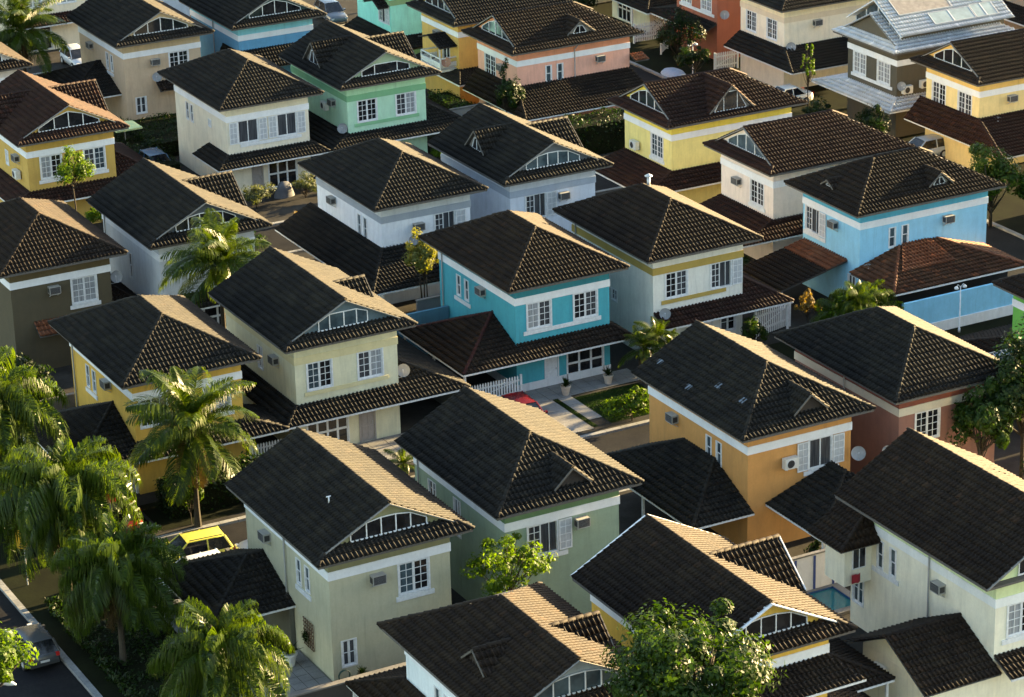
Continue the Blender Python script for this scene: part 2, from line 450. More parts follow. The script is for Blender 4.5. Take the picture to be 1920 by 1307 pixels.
def french(root, fc, u0, u1, z0, z1, cols, rows, g='dark'):
    mb = MB(); fc.box(mb, u0-.07, u0, z0, z1+.07, -.1, .03); fc.box(mb, u1, u1+.07, z0, z1+.07, -.1, .03); fc.box(mb, u0, u1, z1, z1+.07, -.1, .03)
    w = (u1-u0)/cols; h = (z1-z0)/rows
    win = None; ps = []
    for i in range(cols):
        for j in range(rows):
            leaf(mb, fc, u0+i*w, u0+(i+1)*w-.004, z0+j*h, z0+(j+1)*h-.004, 1, 1, st=.06); ps.append((u0+i*w+.05, u0+(i+1)*w-.05, z0+j*h+.05, z0+(j+1)*h-.05))
    win = mb.build('glazed_door', WHITE, root)
    for q in ps:
        pm = MB(); fc.quad(pm, *q, -.04); pm.build('pane', glass(g), win)
def door(root, fc, u0, u1, z1, mat, z0=-.2):
    mb = MB(); fc.box(mb, u0, u1, z0, z1, -.08, -.02)
    for a, b in ((.12, .42), (.48, .9)):
        for s in (0, 1):
            uu = u0+(u1-u0)*(.12+.42*s); fc.box(mb, uu, uu+(u1-u0)*.34, z0+(z1-z0)*a, z0+(z1-z0)*b, -.02, -.005)
    fc.box(mb, u0-.08, u0, z0, z1+.08, -.08, .04); fc.box(mb, u1, u1+.08, z0, z1+.08, -.08, .04); fc.box(mb, u0, u1, z1, z1+.08, -.08, .04)
    d = mb.build('door', mat, root); h = MB(); fc.box(h, u1-.12, u1-.08, (z0+z1)/2-.06, (z0+z1)/2+.06, -.02, .03); h.build('handle', GREYMETAL, d)

def deck(polys, extra=None):
    mb = MB()
    for p in polys: mb.quad(*[(q[0], q[1], q[2]-.012) for q in p])
    if extra: extra(mb)
    return mb

class House: pass
def house(name, label, x0, y0, wall, roof='charcoal', rot=False, front='hip', back='hip', W=W0, D=D0, zr=ZR, ze=ZE,
          band=(.78,.79,.80), frieze=None, front_items=(), side_items=(), gable_glass='dark', gable_wall=None, singles=0,
          back_tiles=False, band_side=None, gstyle='row', wall2=None, verge=None, base=None):
    h = House(); h.W, h.D, h.rot, h.ze, h.zr, h.name = W, D, rot, ze, zr, name
    o = OH; kx = (zr-ze)/(W/2+o)
    root = thing(name, label, 'house', (x0, y0+W, 0) if rot else (x0, y0, 0), -math.pi/2 if rot else 0)
    h.root = root; h.mat = RM = rooftile(roof); h.roofkind = roof
    wm = stucco(wall); fm = stucco(frieze if frieze else wall); bm_ = stucco(band, .2)
    F, L, Rr, Bk = (Face(s, W, D) for s in 'FLRB'); h.F, h.L, h.R, h.B = F, L, Rr, Bk
    vis = Rr if rot else L; h.S = vis
    # holes in the two visible walls
    def holes(items):
        out = []
        for it in items:
            k = it[0]
            if k in ('win', 'winc', 'shut', 'open', 'winr'): out.append((it[1], it[2], it[3] if len(it) > 3 else 3.52, it[4] if len(it) > 4 else 5.08))
            elif k == 'slit': out.append((it[1]-.2, it[1]+.2, it[2] if len(it) > 2 else 3.6, it[3] if len(it) > 3 else 4.85))
            elif k == 'low': out.append((it[1], it[2], it[3], it[4]))
            elif k == 'french': out.append((it[1], it[2], it[3], it[4]))
            elif k == 'door': out.append((it[1], it[2], -.2, it[3]))
        return [(a+.005, b-.005, c+.005, min(d-.005, 5.09)) for a, b, c, d in out]
    mb = MB(); zb0 = -.35
    wall_face(mb, F, W, zb0, 5.3, holes(front_items)); wall_face(mb, vis, D, zb0, 5.3, holes(side_items))
    wall_face(mb, Rr if not rot else L, D, zb0, 5.3, []); wall_face(mb, Bk, W, zb0, 5.3, [])
    mb.build('wall', wm, root)
    mb = MB(); e = .004
    for z0, z1, ee, nm, mt in ((5.10, 5.53, .045, 'wall_band', bm_), (5.53, ze-.05, .012, 'frieze', fm)):
        mb = MB(); mb.box(-ee, W+ee, -ee, D+ee, z0, z1); mb.build(nm, mt, root)
    if base:
        mb = MB(); mb.box(-.03, W+.03, -.03, D+.03, -.3, .28); mb.build('plinth', stucco(base), root)
    # roof
    hx = W/2; g = -.265; gb = D+.30
    yf = -o+(hx+o) if front == 'hip' else g
    yb = D+o-(hx+o) if back == 'hip' else gb
    polys = {'L': [], 'R': [], 'F': [], 'B': []}
    rf, rb = (hx, yf, zr), (hx, yb, zr)
    for s in 'LR':
        X = (lambda x: x) if s == 'L' else (lambda x: W-x)
        zz = lambda x: ze+kx*(x+o)
        if front == 'hip': f_pts = [(-o,-o)]; tri = None
        elif front == 'dutch': f_pts = [(-o, g)]; tri = [(-o,-o), (-o,g), (g,g)]
        else: f_pts = [(-o, -.45)]; tri = None; rf = (hx, -.45, zr)
        b_pts = [(-o, D+o)] if back == 'hip' else [(-o, gb)]
        main = [f_pts[0], b_pts[0], (hx, yb), (hx, rf[1])]
        polys[s].append([(X(a), b, zz(a)) for a, b in main])
        if tri: polys[s].append([(X(a), b, zz(a)) for a, b in tri])
        if back == 'dutch':
            polys[s].append([(X(a), D-b, zz(a)) for a, b in [(-o,-o), (-o,D-gb), (D-gb,D-gb)]])
    z0 = ze+kx*o
    if front == 'hip': polys['F'].append([(-o,-o,ze), (W+o,-o,ze), rf])
    elif front == 'dutch': polys['F'].append([(-o,-o,ze), (W+o,-o,ze), (W,0,z0), (0,0,z0)])
    if back == 'hip': polys['B'].append([(W+o,D+o,ze), (-o,D+o,ze), rb])
    elif back == 'dutch': polys['B'].append([(W+o,D+o,ze), (-o,D+o,ze), (0,D,z0), (W,D,z0)])
    allp = [p for s in 'LRFB' for p in polys[s]]
    y_a = -o if front != 'gable' else -.40; y_b = D+o if back != 'gable' else D+.25
    def soff(mb):
        mb.box(-o+.02, W+o-.02, y_a+.02, y_b-.02, ze-.13, ze-.02)
    roofo = deck(allp, soff).build('roof', plain('roof_underside', (.10, .09, .08), .8), root); h.roof = roofo
    tp = [p for s in 'LRF' for p in polys[s]]
    if singles:
        big = polys['F'][0] if front == 'hip' and not rot else polys['R' if rot else 'L'][0]
        me = single_tiles(roofo, big, RM, singles)
        ob('roof_tile_courses', me, roofo, kind='stuff')
        ob('roof_tile_courses', tiles_mesh((front, back, W, D, zr, rot, 'rest'), [p for p in tp if p is not big], RM), roofo, kind='stuff')
    else:
        ob('roof_tile_courses', tiles_mesh((front, back, W, D, zr), tp, RM), roofo, kind='stuff')
    # ridge and hips
    caps(roofo, rf, rb, RM)
    zh = ze+kx*(g+o)
    if front == 'hip': caps(roofo, (-o,-o,ze), rf, RM, .2); caps(roofo, (W+o,-o,ze), rf, RM, .2)
    if front == 'dutch': caps(roofo, (-o,-o,ze), (g,g,zh), RM); caps(roofo, (W+o,-o,ze), (W-g,g,zh), RM)
    if back == 'hip': caps(roofo, (-o,D+o,ze), rb, RM, .2)
    # gable walls
    if front in ('dutch', 'gable'):
        yw = -.02 if front == 'dutch' else .0
        zb = z0-.06 if front == 'dutch' else ze-.05
        zt = lambda x: ze+kx*((x if x < hx else W-x)+o)-.07
        gm = stucco(gable_wall) if gable_wall else fm
        x_in = .02
        mb = MB(); mb.quad((x_in,yw,zb), (W-x_in,yw,zb), (W-x_in,yw,zt(W-x_in)), (hx,yw,zt(hx)), (x_in,yw,zt(x_in))); mb.build('gable_wall', gm, root)
        if gable_glass:
            xs = [1.15, 1.95, 2.69, 3.43, 4.17, 4.97] if gable_glass != 'few' else [1.2, 2.2, 3.95, 4.9]
            if gstyle == 'tri': xs = [.95, 2.05, 3.06, 4.07, 5.17]
            if gstyle == 'three': xs = [1.5, 2.15, 3.0, 3.75, 4.4]
            fb = MB(); zbase = zb+.10; top = lambda x: zt(x)-.14
            gl = 'dark' if gable_glass == 'few' else gable_glass
            fb.beam((xs[0]-.06,yw-.05,zbase), (xs[-1]+.06,yw-.05,zbase), .06, .06)
            zc = lambda x: max(zbase+.06, min(top(x), zb+(.80 if gable_glass == 'few' else 1.18 if gstyle == 'tri' else .95)))
            for x in xs: fb.beam((x,yw-.05,zbase+.03), (x,yw-.05,zc(x)), .05, .05)
            for a, b in zip(xs[:-1], xs[1:]):
                fb.beam((a,yw-.05,zc(a)), (b,yw-.05,zc(b)), .045, .045)
            gw = fb.build('gable_window', WHITE, root)
            for a, b in zip(xs[:-1], xs[1:]):
                pm = MB(); pm.quad((a+.02,yw-.03,zbase), (b-.02,yw-.03,zbase), (b-.02,yw-.03,zc(b)), (a+.02,yw-.03,zc(a))); pm.build('pane', glass(gl), gw)
        vm = verge or plain('barge_board', (.20, .19, .17), .7)
        vb = MB(); yv = (g if front == 'dutch' else -.45)-.015; th = .10 if not verge else .24
        xl = g if front == 'dutch' else -o
        zl = ze+kx*(xl+o)
        vb.beam((xl,yv,zl-.02), (hx,yv,zr-.02), .05, th, up=(0,1,0)); vb.beam((W-xl,yv-.002,zl-.02), (hx,yv-.002,zr-.02), .05, th, up=(0,1,0))
        vb.build('barge_board', vm, root)
    # rainwater pipe down the visible side wall
    if int(x0*7+y0*3) % 3:
        dp = MB(); ud = 4.75 if not any(abs(it[1]-4.75) < .9 for it in side_items if len(it) > 1) else 8.9
        pz = [vis.p(ud, z_, d_) for z_, d_ in ((ze-.15, .62), (5.75, .10), (5.0, .10), (-.2, .075))]
        dp.tube(pz, .045, 7); dp.build('downpipe', plain('pipe_grey', (.34,.34,.33), .5), root, True)
    # openings
    for fc, items in ((F, front_items), (vis, side_items)):
        for it in items:
            k = it[0]
            if k == 'win': window(root, fc, it[1], it[2], *(it[3:5] if len(it) > 4 else ()))
            elif k == 'winc': window(root, fc, it[1], it[2], g='curtain')
            elif k == 'open': window(root, fc, it[1], it[2], style='open_left')
            elif k == 'shut':   # dark sliding sash between two opened shutters
                w = window(root, fc, it[1], it[2], style='slider', g=it[5] if len(it) > 5 else 'drape')
                sw = it[6] if len(it) > 6 else .62
                sides = it[7] if len(it) > 7 else 'lr'
                if 'l' in sides: shutter(w, fc, it[1]-.09-sw, it[1]-.09)
                if 'r' in sides: shutter(w, fc, it[2]+.09, it[2]+.09+sw)
            elif k == 'winr':   # left leaf shut, middle open, right leaf folded out on the wall
                w = window(root, fc, it[1], it[2], style='open_left', g='drape')
                shutter(w, fc, it[2]+.09, it[2]+.78)
            elif k == 'slit': window(root, fc, it[1]-.2, it[1]+.2, it[2] if len(it) > 2 else 3.6, it[3] if len(it) > 3 else 4.85, style='sash', g='blue')
            elif k == 'low': window(root, fc, it[1], it[2], it[3], it[4], cols=1, rows=2)
            elif k == 'sill': sillband(root, fc, it[1], it[2], stucco(it[3], .2) if len(it) > 3 else WHITE)
            elif k == 'french': french(root, fc, it[1], it[2], it[3], it[4], it[5], it[6])
            elif k == 'door': door(root, fc, it[1], it[2], it[3], it[4])
    return h
def wpt(h, p): return h.root.matrix_basis @ Vector(p)

def dormer(h, side, u0, hw, zd, e0, win='tri', verge=None, over=.22):
    """little gable standing on a roof slope; e counts up-slope from the eave"""
    o, W, D, ze = OH, h.W, h.D, h.ze; kx = (h.zr-ze)/(W/2+o)
    def P(u, e, z):
        if side == 'F': return (u, -o+e, z)
        if side == 'L': return (-o+e, u, z)
        return (W+o-e, u, z)
    zb = ze+kx*e0; eb = (zd-ze)/kx
    polys = []
    for s in (-1, 1):
        polys.append([P(u0+s*hw, e0-over, zb+.03), P(u0, e0-over, zd+.03), P(u0, eb, zd+.03), P(u0+s*hw, e0+.02, zb+.03)])
    root = deck(polys).build('dormer', plain('roof_underside', (.10, .09, .08), .8), h.root)
    ob('roof_tile_courses', tiles_mesh(None, polys, h.mat), root, kind='stuff')
    caps(root, P(u0, e0-over, zd+.03), P(u0, eb, zd+.03), h.mat)
    mb = MB(); mb.quad(P(u0-hw+.05, e0, zb-.02), P(u0+hw-.05, e0, zb-.02), P(u0, e0, zd-.03)); mb.build('dormer_front', plain('timber_recess_shade', (.035,.026,.020), .8) if win == 'none' else stucco((.22,.20,.17)), root)  # windowless fronts: timber colour darkened to paint a shaded recess
    if win != 'none':
        f = MB(); a = hw*(.72 if win == 'big' else .5); hh = (zd-zb)*(.78 if win == 'big' else .62)
        q4 = [(-a,.05),(a,.05),(a*.42,hh),(-a*.42,hh)]
        pts = [P(u0+x, e0-.03, zb+z) for x, z in q4]
        for i in range(4): f.beam(pts[i], pts[(i+1) % 4], .045)
        for x in ((-.42,.42) if win == 'big' else (0,)): f.beam(P(u0+x*a, e0-.03, zb+.05), P(u0+x*a, e0-.03, zb+hh), .035)
        w = f.build('dormer_window', WHITE, root)
        q = MB(); q.quad(*[P(u0+x, e0-.012, zb+z) for x, z in q4]); q.build('pane', glass('dark'), root)
    v = MB(); th = .08 if not verge else .2
    for s in (-1, 1): v.beam(P(u0+s*hw, e0-over-.01, zb+.03), P(u0, e0-over-.01, zd+.03), .05, th)
    v.build('barge_board', verge or plain('barge_board', (.10, .09, .075), .7), root)

def low_roof(h, polys, hips=(), eaves=(), posts=(), name='porch_roof', roof=None, gutter=WHITE, capk=None):
    RM = rooftile(roof) if roof else h.mat; CM = rooftile(capk) if capk else RM
    def und(mb):
        for p in polys: mb.quad(*[(q[0], q[1], q[2]-.09) for q in p][::-1])
    r = deck(polys, und).build(name, plain('roof_underside', (.10, .09, .08), .8), h.root)
    ob('roof_tile_courses', tiles_mesh(None, polys, RM), r, kind='stuff')
    for a, b in hips: caps(r, a, b, CM, .1)
    if eaves:
        g = MB()
        for a, b in eaves: g.beam((a[0],a[1],a[2]-.055), (b[0],b[1],b[2]-.055), .07, .10)
        g.build('gutter', gutter, r)
    for x, y, z in posts:
        p = MB(); p.box(x-.06, x+.06, y-.06, y+.06, -.3, z); p.build('post', WHITE, h.root)
    return r
ZPE, ZPT, PK = 2.2, 2.78, .43
def skirt(h, left=0., front=1.3, right=0., yl=None, yr=None, zt=ZPT, ze=ZPE, x0=None, x1=None, **kw):
    """pent roof round the ground floor"""
    W, D = h.W, h.D; polys, hips, eaves = [], [], []
    xl = -left if x0 is None else x0; xr = W+right if x1 is None else x1
    tl = 0 if left else xl; tr = W if right else xr
    if front:
        polys.append([(xl,-front,ze), (xr,-front,ze), (tr,0,zt), (tl,0,zt)]); eaves.append(((xl,-front,ze), (xr,-front,ze)))
    if left:
        yl = yl or D; polys.append([(-left,-front,ze), (0,0,zt), (0,yl-.0,zt), (-left,yl,ze)]); eaves.append(((-left,-front,ze), (-left,yl,ze)))
        if front: hips.append(((-left,-front,ze), (0,0,zt)))
    if right:
        yr = yr or D; polys.append([(W+right,-front,ze), (W+right,yr,ze), (W,yr,zt), (W,0,zt)]); eaves.append(((W+right,-front,ze), (W+right,yr,ze)))
        if front: hips.append(((W+right,-front,ze), (W,0,zt)))
    return low_roof(h, polys, hips, eaves, **kw)
def carport(h, side, ext, y0, y1, k=.40, ze=ZPE, lean=False, posts=True, **kw):
    W = h.W; X = (lambda x: -x) if side == 'L' else (lambda x: W+x)
    if lean:
        zt = ze+k*ext; a = min(ext, (y1-y0)/2); ya, yb = y0+a, y1-a
        polys = [[(X(ext),y0,ze), (X(0),y0,ze), (X(0),ya,zt)], [(X(ext),y0,ze), (X(0),ya,zt), (X(0),yb,zt), (X(ext),y1,ze)], [(X(ext),y1,ze), (X(0),yb,zt), (X(0),y1,ze)]]
        hips = [((X(ext),y0,ze), (X(0),ya,zt)), ((X(ext),y1,ze), (X(0),yb,zt))]
    else:
        run = (y1-y0)/2; ym = (y0+y1)/2; zt = ze+k*run; xr = max(.05, ext-run)
        polys = [[(X(ext),y0,ze), (X(0),y0,ze), (X(0),ym,zt), (X(xr),ym,zt)], [(X(ext),y0,ze), (X(xr),ym,zt), (X(ext),y1,ze)], [(X(0),y1,ze), (X(ext),y1,ze), (X(xr),ym,zt), (X(0),ym,zt)]]
        hips = [((X(ext),y0,ze), (X(xr),ym,zt)), ((X(ext),y1,ze), (X(xr),ym,zt)), ((X(xr),ym,zt), (X(0),ym,zt))]
    pp = [(X(ext-.2), y0+.25, ze-.05), (X(ext-.2), (y0+y1)/2, ze-.05), (X(ext-.2), y1-.3, ze-.05)] if posts else []
    return low_roof(h, polys, hips, [((X(ext),y0,ze), (X(0),y0,ze)), ((X(ext),y0,ze), (X(ext),y1,ze))], pp, name='carport_roof', **kw)

# ------------------------------------------------------------------ wall-hung equipment
def out_dir(h, fc):
    a = {'F': (0,-1), 'L': (-1,0), 'R': (1,0), 'B': (0,1)}[fc.side]
    v = h.root.rotation_euler.z; return Vector((a[0]*math.cos(v)-a[1]*math.sin(v), a[0]*math.sin(v)+a[1]*math.cos(v), 0))
def place_frame(name, label, cat, h, fc, u, z, group):
    p = wpt(h, fc.p(u, z, 0)); d = out_dir(h, fc)
    return thing(name, label, cat, p, math.atan2(d.y, d.x)+math.pi/2, group)     # local -Y points out of the wall
def ac(h, fc, u, z, label):
    if 'ac' not in CACHE:
        m = MB(); m.box(-.33,.33,-.38,.0,-.21,.21); m.box(-.345,.345,-.40,-.37,-.225,.225)
        for i in range(4): m.box(-.338,.338,-.33+.06*i,-.31+.06*i,-.15,.15)
        g = MB()
        g.box(-.30,.30,-.412,-.401,-.19,.19); g.box(-.3455,.3455,-.34,-.08,-.15,.13)
        b = MB(); b.beam((-.25,0,-.45), (-.25,-.36,-.225), .035); b.beam((.25,0,-.45), (.25,-.36,-.225), .035); b.box(-.30,.30,-.39,-.0,-.25,-.226)
        s = MB()
        for i in range(6): s.box(-.29,.29,-.42,-.413,-.15+.055*i,-.143+.055*i)
        CACHE['ac'] = (m.mesh('casing', CASING), g.mesh('grille', DARKMETAL), b.mesh('bracket', GREYMETAL), s.mesh('louvre', plain('louvre_grey', (.22,.22,.21))))
    t = place_frame('air_conditioner', label, 'air conditioner', h, fc, u, z, 'air conditioners on the house walls')
    for n, me in zip(('casing', 'grille', 'bracket', 'louvre'), CACHE['ac']): ob(n, me, t)
def condenser(h, fc, u, z, label):
    if 'cond' not in CACHE:
        m = MB(); m.box(-.40,.40,-.42,-.10,-.28,.28)
        Mx = Matrix.Rotation(R(90), 4, 'X')
        fr = MB().lathe([(.235,.0), (.25,.02), (.22,.03)], (-.08,-.42,0), 20, Mx)
        fd = MB().lathe([(.0,.008), (.22,.008)], (-.08,-.42,0), 20, Mx)
        for i in range(6):
            a = R(60*i); fd.beam((-.08,-.432,0), (-.08+.2*math.cos(a),-.432,.2*math.sin(a)), .02)
        b = MB(); b.beam((-.28,0,-.30), (-.28,-.42,-.30), .04); b.beam((.28,0,-.30), (.28,-.42,-.30), .04)
        CACHE['cond'] = (m.mesh('casing', plain('cream_metal', (.62,.61,.56), .5)), fr.mesh('fan_ring', WHITE), fd.mesh('fan_grille', DARKMETAL), b.mesh('bracket', GREYMETAL))
    t = place_frame('condenser_unit', label, 'air conditioner', h, fc, u, z, 'air conditioners on the house walls')
    for n, me in zip(('casing', 'fan_ring', 'fan_grille', 'bracket'), CACHE['cond']): ob(n, me, t)
def dish(h, fc, u, z, label, out=.5, aim=(-.45,-.75,.45), s=1.0, mat=None):
    p = wpt(h, fc.p(u, z, 0)); d = out_dir(h, fc)
    t = thing('satellite_dish', label, 'satellite dish', p, 0, 'satellite dishes on the houses')
    c = d*out+Vector((0,0,.35)); A = Vector(aim).normalized()
    q = A.to_track_quat('Z', 'Y').to_matrix().to_4x4()
    prof = [(r*.36*s, .36*s*.28*r*r) for r in (0,.2,.45,.7,.9,1.0)]+[(.37*s, .28*.36*s+.012)]
    MB().lathe(prof, c, 20, q).build('reflector', mat or plain('dish_grey', (.24,.245,.25), .5, .4), t, True)
    MB().tube([(0,0,0), tuple(d*out*.9), tuple(c-A*.02)], .022, 6).build('mount', GREYMETAL, t)
    low = c+q.to_3x3() @ Vector((0,-.34*s,.10*s)); f = c+A*.38*s
    MB().tube([tuple(low), tuple(f)], .012, 5).tube([tuple(f-A*.03), tuple(f+A*.05)], .035, 8).build('feed_arm', GREYMETAL, t)
# ------------------------------------------------------------------ setting: ground, streets, pavements
def slab(name, x0, x1, y0, y1, z, mat, th=.3, **p):
    mb = MB(); mb.box(x0, x1, y0, y1, z-th, z); return mb.build(name, mat, None, **p)
GZ = -.2
g_ = MB(); g_.quad((-900,-900,GZ-.25), (1200,-900,GZ-.25), (1200,1400,GZ-.25), (-900,1400,GZ-.25)); g_.build('ground', SOIL, None, kind='structure')
def sheet(name, x0, x1, y0, y1, z, mat):
    mb = MB(); mb.quad((x0,y0,z), (x1,y0,z), (x1,y1,z), (x0,y1,z)); return mb.build(name, mat, None, kind='structure')
sheet('road', 29.5, 36.6, 60, 260, GZ-.13, ASPHALT)
sheet('road', 42.6, 104.4, 118.6, 125.6, GZ-.126, ASPHALT)
sheet('road', 42.6, 104.4, 162.6, 168.2, GZ-.126, ASPHALT)
sheet('road', 42.6, 104.4, 206.6, 212.6, GZ-.126, ASPHALT)
sheet('road', 104.4, 111.0, 60, 260, GZ-.13, ASPHALT)
blocks = [(36.95, 42.3, 60, 260), (42.9, 104.1, 60, 118.3), (42.9, 104.1, 125.95, 162.3), (42.9, 104.1, 168.55, 206.3), (42.9, 104.1, 212.9, 260), (111.3, 160, 60, 260), (10, 29.2, 60, 260)]
for b in blocks:
    sheet('yard', *b, GZ-.02, PAVER if 40 < b[0] < 110 else SOIL)
    for x0, x1, y0, y1 in ((b[0]-.32, b[0], b[2]-.3, b[3]+.3), (b[1], b[1]+.32, b[2]-.3, b[3]+.3), (b[0], b[1], b[2]-.32, b[2]), (b[0], b[1], b[3], b[3]+.32)):
        if x1-x0 < 1:   # kerb stones along the street, in lengths with open joints
            k = MB(); y = y0
            while y < y1:
                k.box(x0, x1, y+.01, min(y+1.0, y1)-.01, GZ-.2, GZ+.0); y += 1.0
        else:
            k = MB(); x = x0
            while x < x1:
                k.box(x+.01, min(x+1.0, x1)-.01, y0, y1, GZ-.2, GZ+.0); x += 1.0
        k.build('kerb', KERB, None, kind='structure')
sheet('garden_bed', 37.0, 42.0, 100.0, 118.0, GZ-.012, SOIL)
sheet('garden_bed', 37.0, 45.8, 126.4, 150.0, GZ-.012, SOIL)
sheet('garden_bed', 46.0, 53.5, 126.4, 130.0, GZ-.012, SOIL)
sheet('garden_bed', 86.0, 104.0, 127.0, 132.0, GZ-.012, SOIL)
sheet('garden_bed', 86.0, 93.0, 169.0, 200.0, GZ-.012, SOIL)
sheet('garden_bed', 62.5, 70.0, 169.0, 193.0, GZ-.012, SOIL)
sheet('garden_bed', 111.6, 115.0, 172.0, 200.0, GZ-.012, SOIL)

# ------------------------------------------------------------------ houses
def C_(r, g, b, k=1.12, ds=.14):
    c = rgb(r, g, b, k); y = .3*c[0]+.6*c[1]+.1*c[2]
    return tuple(v*(1-ds)+y*ds for v in c)
DOORW = plain('white_door', (.66,.67,.68), .5)
DOORG = plain('weathered_door', (.30,.27,.25), .7)
GREYB = C_(150,158,166)
H = {}
H['olive'] = house('olive_house', 'olive green two-storey house with dark gabled roof and patio wall trellis, bottom centre', 46.46, 106.57, C_(176,171,140), front='dutch', back='gable', singles=300,
    frieze=C_(128,124,84), front_items=[('win',3.5,5.0), ('sill',3.3,5.25), ('low',.5,1.15,.66,1.96)],
    side_items=[('slit',2.4), ('slit',3.35), ('sill',2.05,3.75)], gable_glass='dark')
carport(H['olive'], 'L', 4.3, 4.0, 10.9)
ac(H['olive'], H['olive'].F, 2.35, 4.72, 'large window air conditioner on front wall of olive green house')
ac(H['olive'], H['olive'].L, 6.8, 4.68, 'window air conditioner high on side wall of olive green house')
H['ltgreen'] = house('sage_house', 'sage green house with hipped dark roof and small front dormer, bottom centre', 55.7, 107.0, C_(136,155,130), front='hip', back='gable', singles=300,
    frieze=C_(96,128,84), front_items=[('winr',1.2,2.75), ('sill',1.1,3.3)], side_items=[('low',7.2,7.9,4.0,4.85), ('low',4.6,5.2,3.0,4.9)])
dormer(H['ltgreen'], 'F', 3.5, 1.0, 7.62, .75, 'none')
ac(H['ltgreen'], H['ltgreen'].F, 4.0, 4.75, 'window air conditioner beside open shutter on sage green house')
H['orange'] = house('orange_house', 'orange house with hipped dark roof, shuttered window and wall condenser', 70.13, 108.64, C_(198,138,58), front='hip', back='gable', singles=300,
    front_items=[('shut',3.65,4.95,3.52,5.08,'drape',.66), ('sill',3.3,5.4)], side_items=[('slit',2.65), ('slit',3.6)])
dormer(H['orange'], 'F', 3.5, 1.0, 7.62, .75, 'none')
condenser(H['orange'], H['orange'].F, 2.35, 4.25, 'white condenser unit left of shutters on orange house')
ac(H['orange'], H['orange'].L, 6.85, 4.7, 'window air conditioner on shaded side wall of orange house')
dish(H['orange'], H['orange'].F, 6.25, 3.6, 'satellite dish at right corner of orange house')
carport(H['orange'], 'L', 3.6, -.6, 9.4, k=.45, lean=True)
low_roof(H['orange'], [[(1.1,-4.9,2.2),(1.1,.0,2.2),(5.0,.0,3.6),(5.0,-1.2,3.6)], [(1.1,-4.9,2.2),(7.5,-4.9,2.2),(5.0,-1.2,3.6)]], [((1.1,-4.9,2.2),(5.0,-1.2,3.6))],
    [((1.1,-4.9,2.2),(1.1,0,2.2)), ((1.1,-4.9,2.2),(7.5,-4.9,2.2))], [(1.4,-4.6,2.1)], name='terrace_roof')
H['pink'] = house('brick_pink_house', 'brick pink house with cream band and large hipped dark roof, right', 79.24, 108.71, C_(138,96,82), band=C_(196,186,164), frieze=C_(130,70,52), singles=300,
    front_items=[('win',1.05,2.5)])
dish(H['pink'], H['pink'].L, .2, 2.9, 'satellite dish at corner of brick pink house', s=.8)
H['yellowL'] = house('mustard_house', 'mustard yellow house with hipped dark roof behind coconut palm, left', 46.72, 131.33, C_(202,158,34), singles=300,
    front_items=[('open',.35,1.85), ('winc',3.95,5.4), ('sill',3.7,5.6)], side_items=[('slit',5.9), ('slit',6.85), ('sill',5.55,7.3)])
ac(H['yellowL'], H['yellowL'].L, 3.6, 4.9, 'window air conditioner on side wall of mustard yellow house')
carport(H['yellowL'], 'L', 4.0, -1.2, 7.4); skirt(H['yellowL'], 0, 1.3, 2.0, yr=2.5)
H['beigeC'] = house('beige_house', 'beige house with dark gabled roof, glazed gable and wide carport, centre left', 55.99, 131.44, C_(208,202,166), gstyle='three', front='dutch', back='gable', band=C_(204,190,138), singles=300,
    frieze=C_(206,198,156), front_items=[('win',.72,2.15), ('win',3.74,5.2), ('sill',.5,5.5,C_(204,190,138)), ('french',.55,2.95,-.1,1.9,4,2), ('door',3.7,4.55,1.95,DOORG)],
    side_items=[('low',4.4,5.0,3.4,4.7)], gable_glass='blue', gable_wall=(.10,.14,.16))
dormer(H['beigeC'], 'R', 4.2, 1.05, 7.65, .9)
ac(H['beigeC'], H['beigeC'].L, 2.4, 4.7, 'window air conditioner on shaded side wall of beige house')
skirt(H['beigeC'], 1.2, 1.3, 0, yl=9.4, x1=6.12); carport(H['beigeC'], 'R', 3.7, -1.3, 9.6, lean=True)
dish(H['beigeC'], H['beigeC'].R, .25, 3.0, 'satellite dish beside upper window of beige house', out=.45)
H['teal'] = house('teal_house', 'teal house with hipped brown roof, white bands and potted plants, centre', 70.37, 133.17, C_(52,158,172), 'brown', frieze=C_(36,128,140), base=(.72,.73,.74), singles=300,
    front_items=[('win',.77,2.28), ('win',3.79,5.3), ('sill',.5,5.54), ('door',1.87,2.65,1.8,DOORW), ('french',3.3,5.65,-.1,1.85,3,2)],
    side_items=[('slit',5.95), ('slit',6.95), ('sill',5.5,7.5)])
ac(H['teal'], H['teal'].L, 3.85, 4.85, 'window air conditioner under roof edge of teal house')
skirt(H['teal'], 0, 1.3, .9, yr=1.5); carport(H['teal'], 'L', 4.05, -1.3, 6.8, capk='oxblood')
H['gold'] = house('ochre_banded_house', 'white house with ochre bands and hipped brown roof, right of centre', 79.49, 133.29, C_(214,212,200), 'brown', band=C_(170,142,52), frieze=C_(214,210,196), singles=300,
    front_items=[('win',.85,2.3), ('winr',3.95,5.3), ('sill',.55,4.95,C_(170,142,52)), ('door',3.3,4.0,1.8,DOORW), ('low',4.6,5.6,.7,1.8)], side_items=[('low',4.2,4.8,2.2,2.9)])
skirt(H['gold'], 0, 1.3, 0, roof='red'); carport(H['gold'], 'R', 2.7, -1.3, 6.0, roof='red')
dish(H['gold'], H['gold'].F, .5, 2.45, 'satellite dish above the porch of ochre banded house', s=.9)
H['white'] = house('white_house', 'white house with grey band and hipped dark roof, upper centre', 70.25, 150.16, C_(216,220,226), band=GREYB, frieze=C_(196,198,196), singles=300,
    front_items=[('winr',3.65,5.0)], side_items=[('slit',2.35,3.4,4.85), ('slit',3.2,3.4,4.85)])
ac(H['white'], H['white'].F, 2.45, 4.55, 'brown window air conditioner on front wall of white house')
ac(H['white'], H['white'].L, 6.9, 4.75, 'brown window air conditioner on side wall of white house')
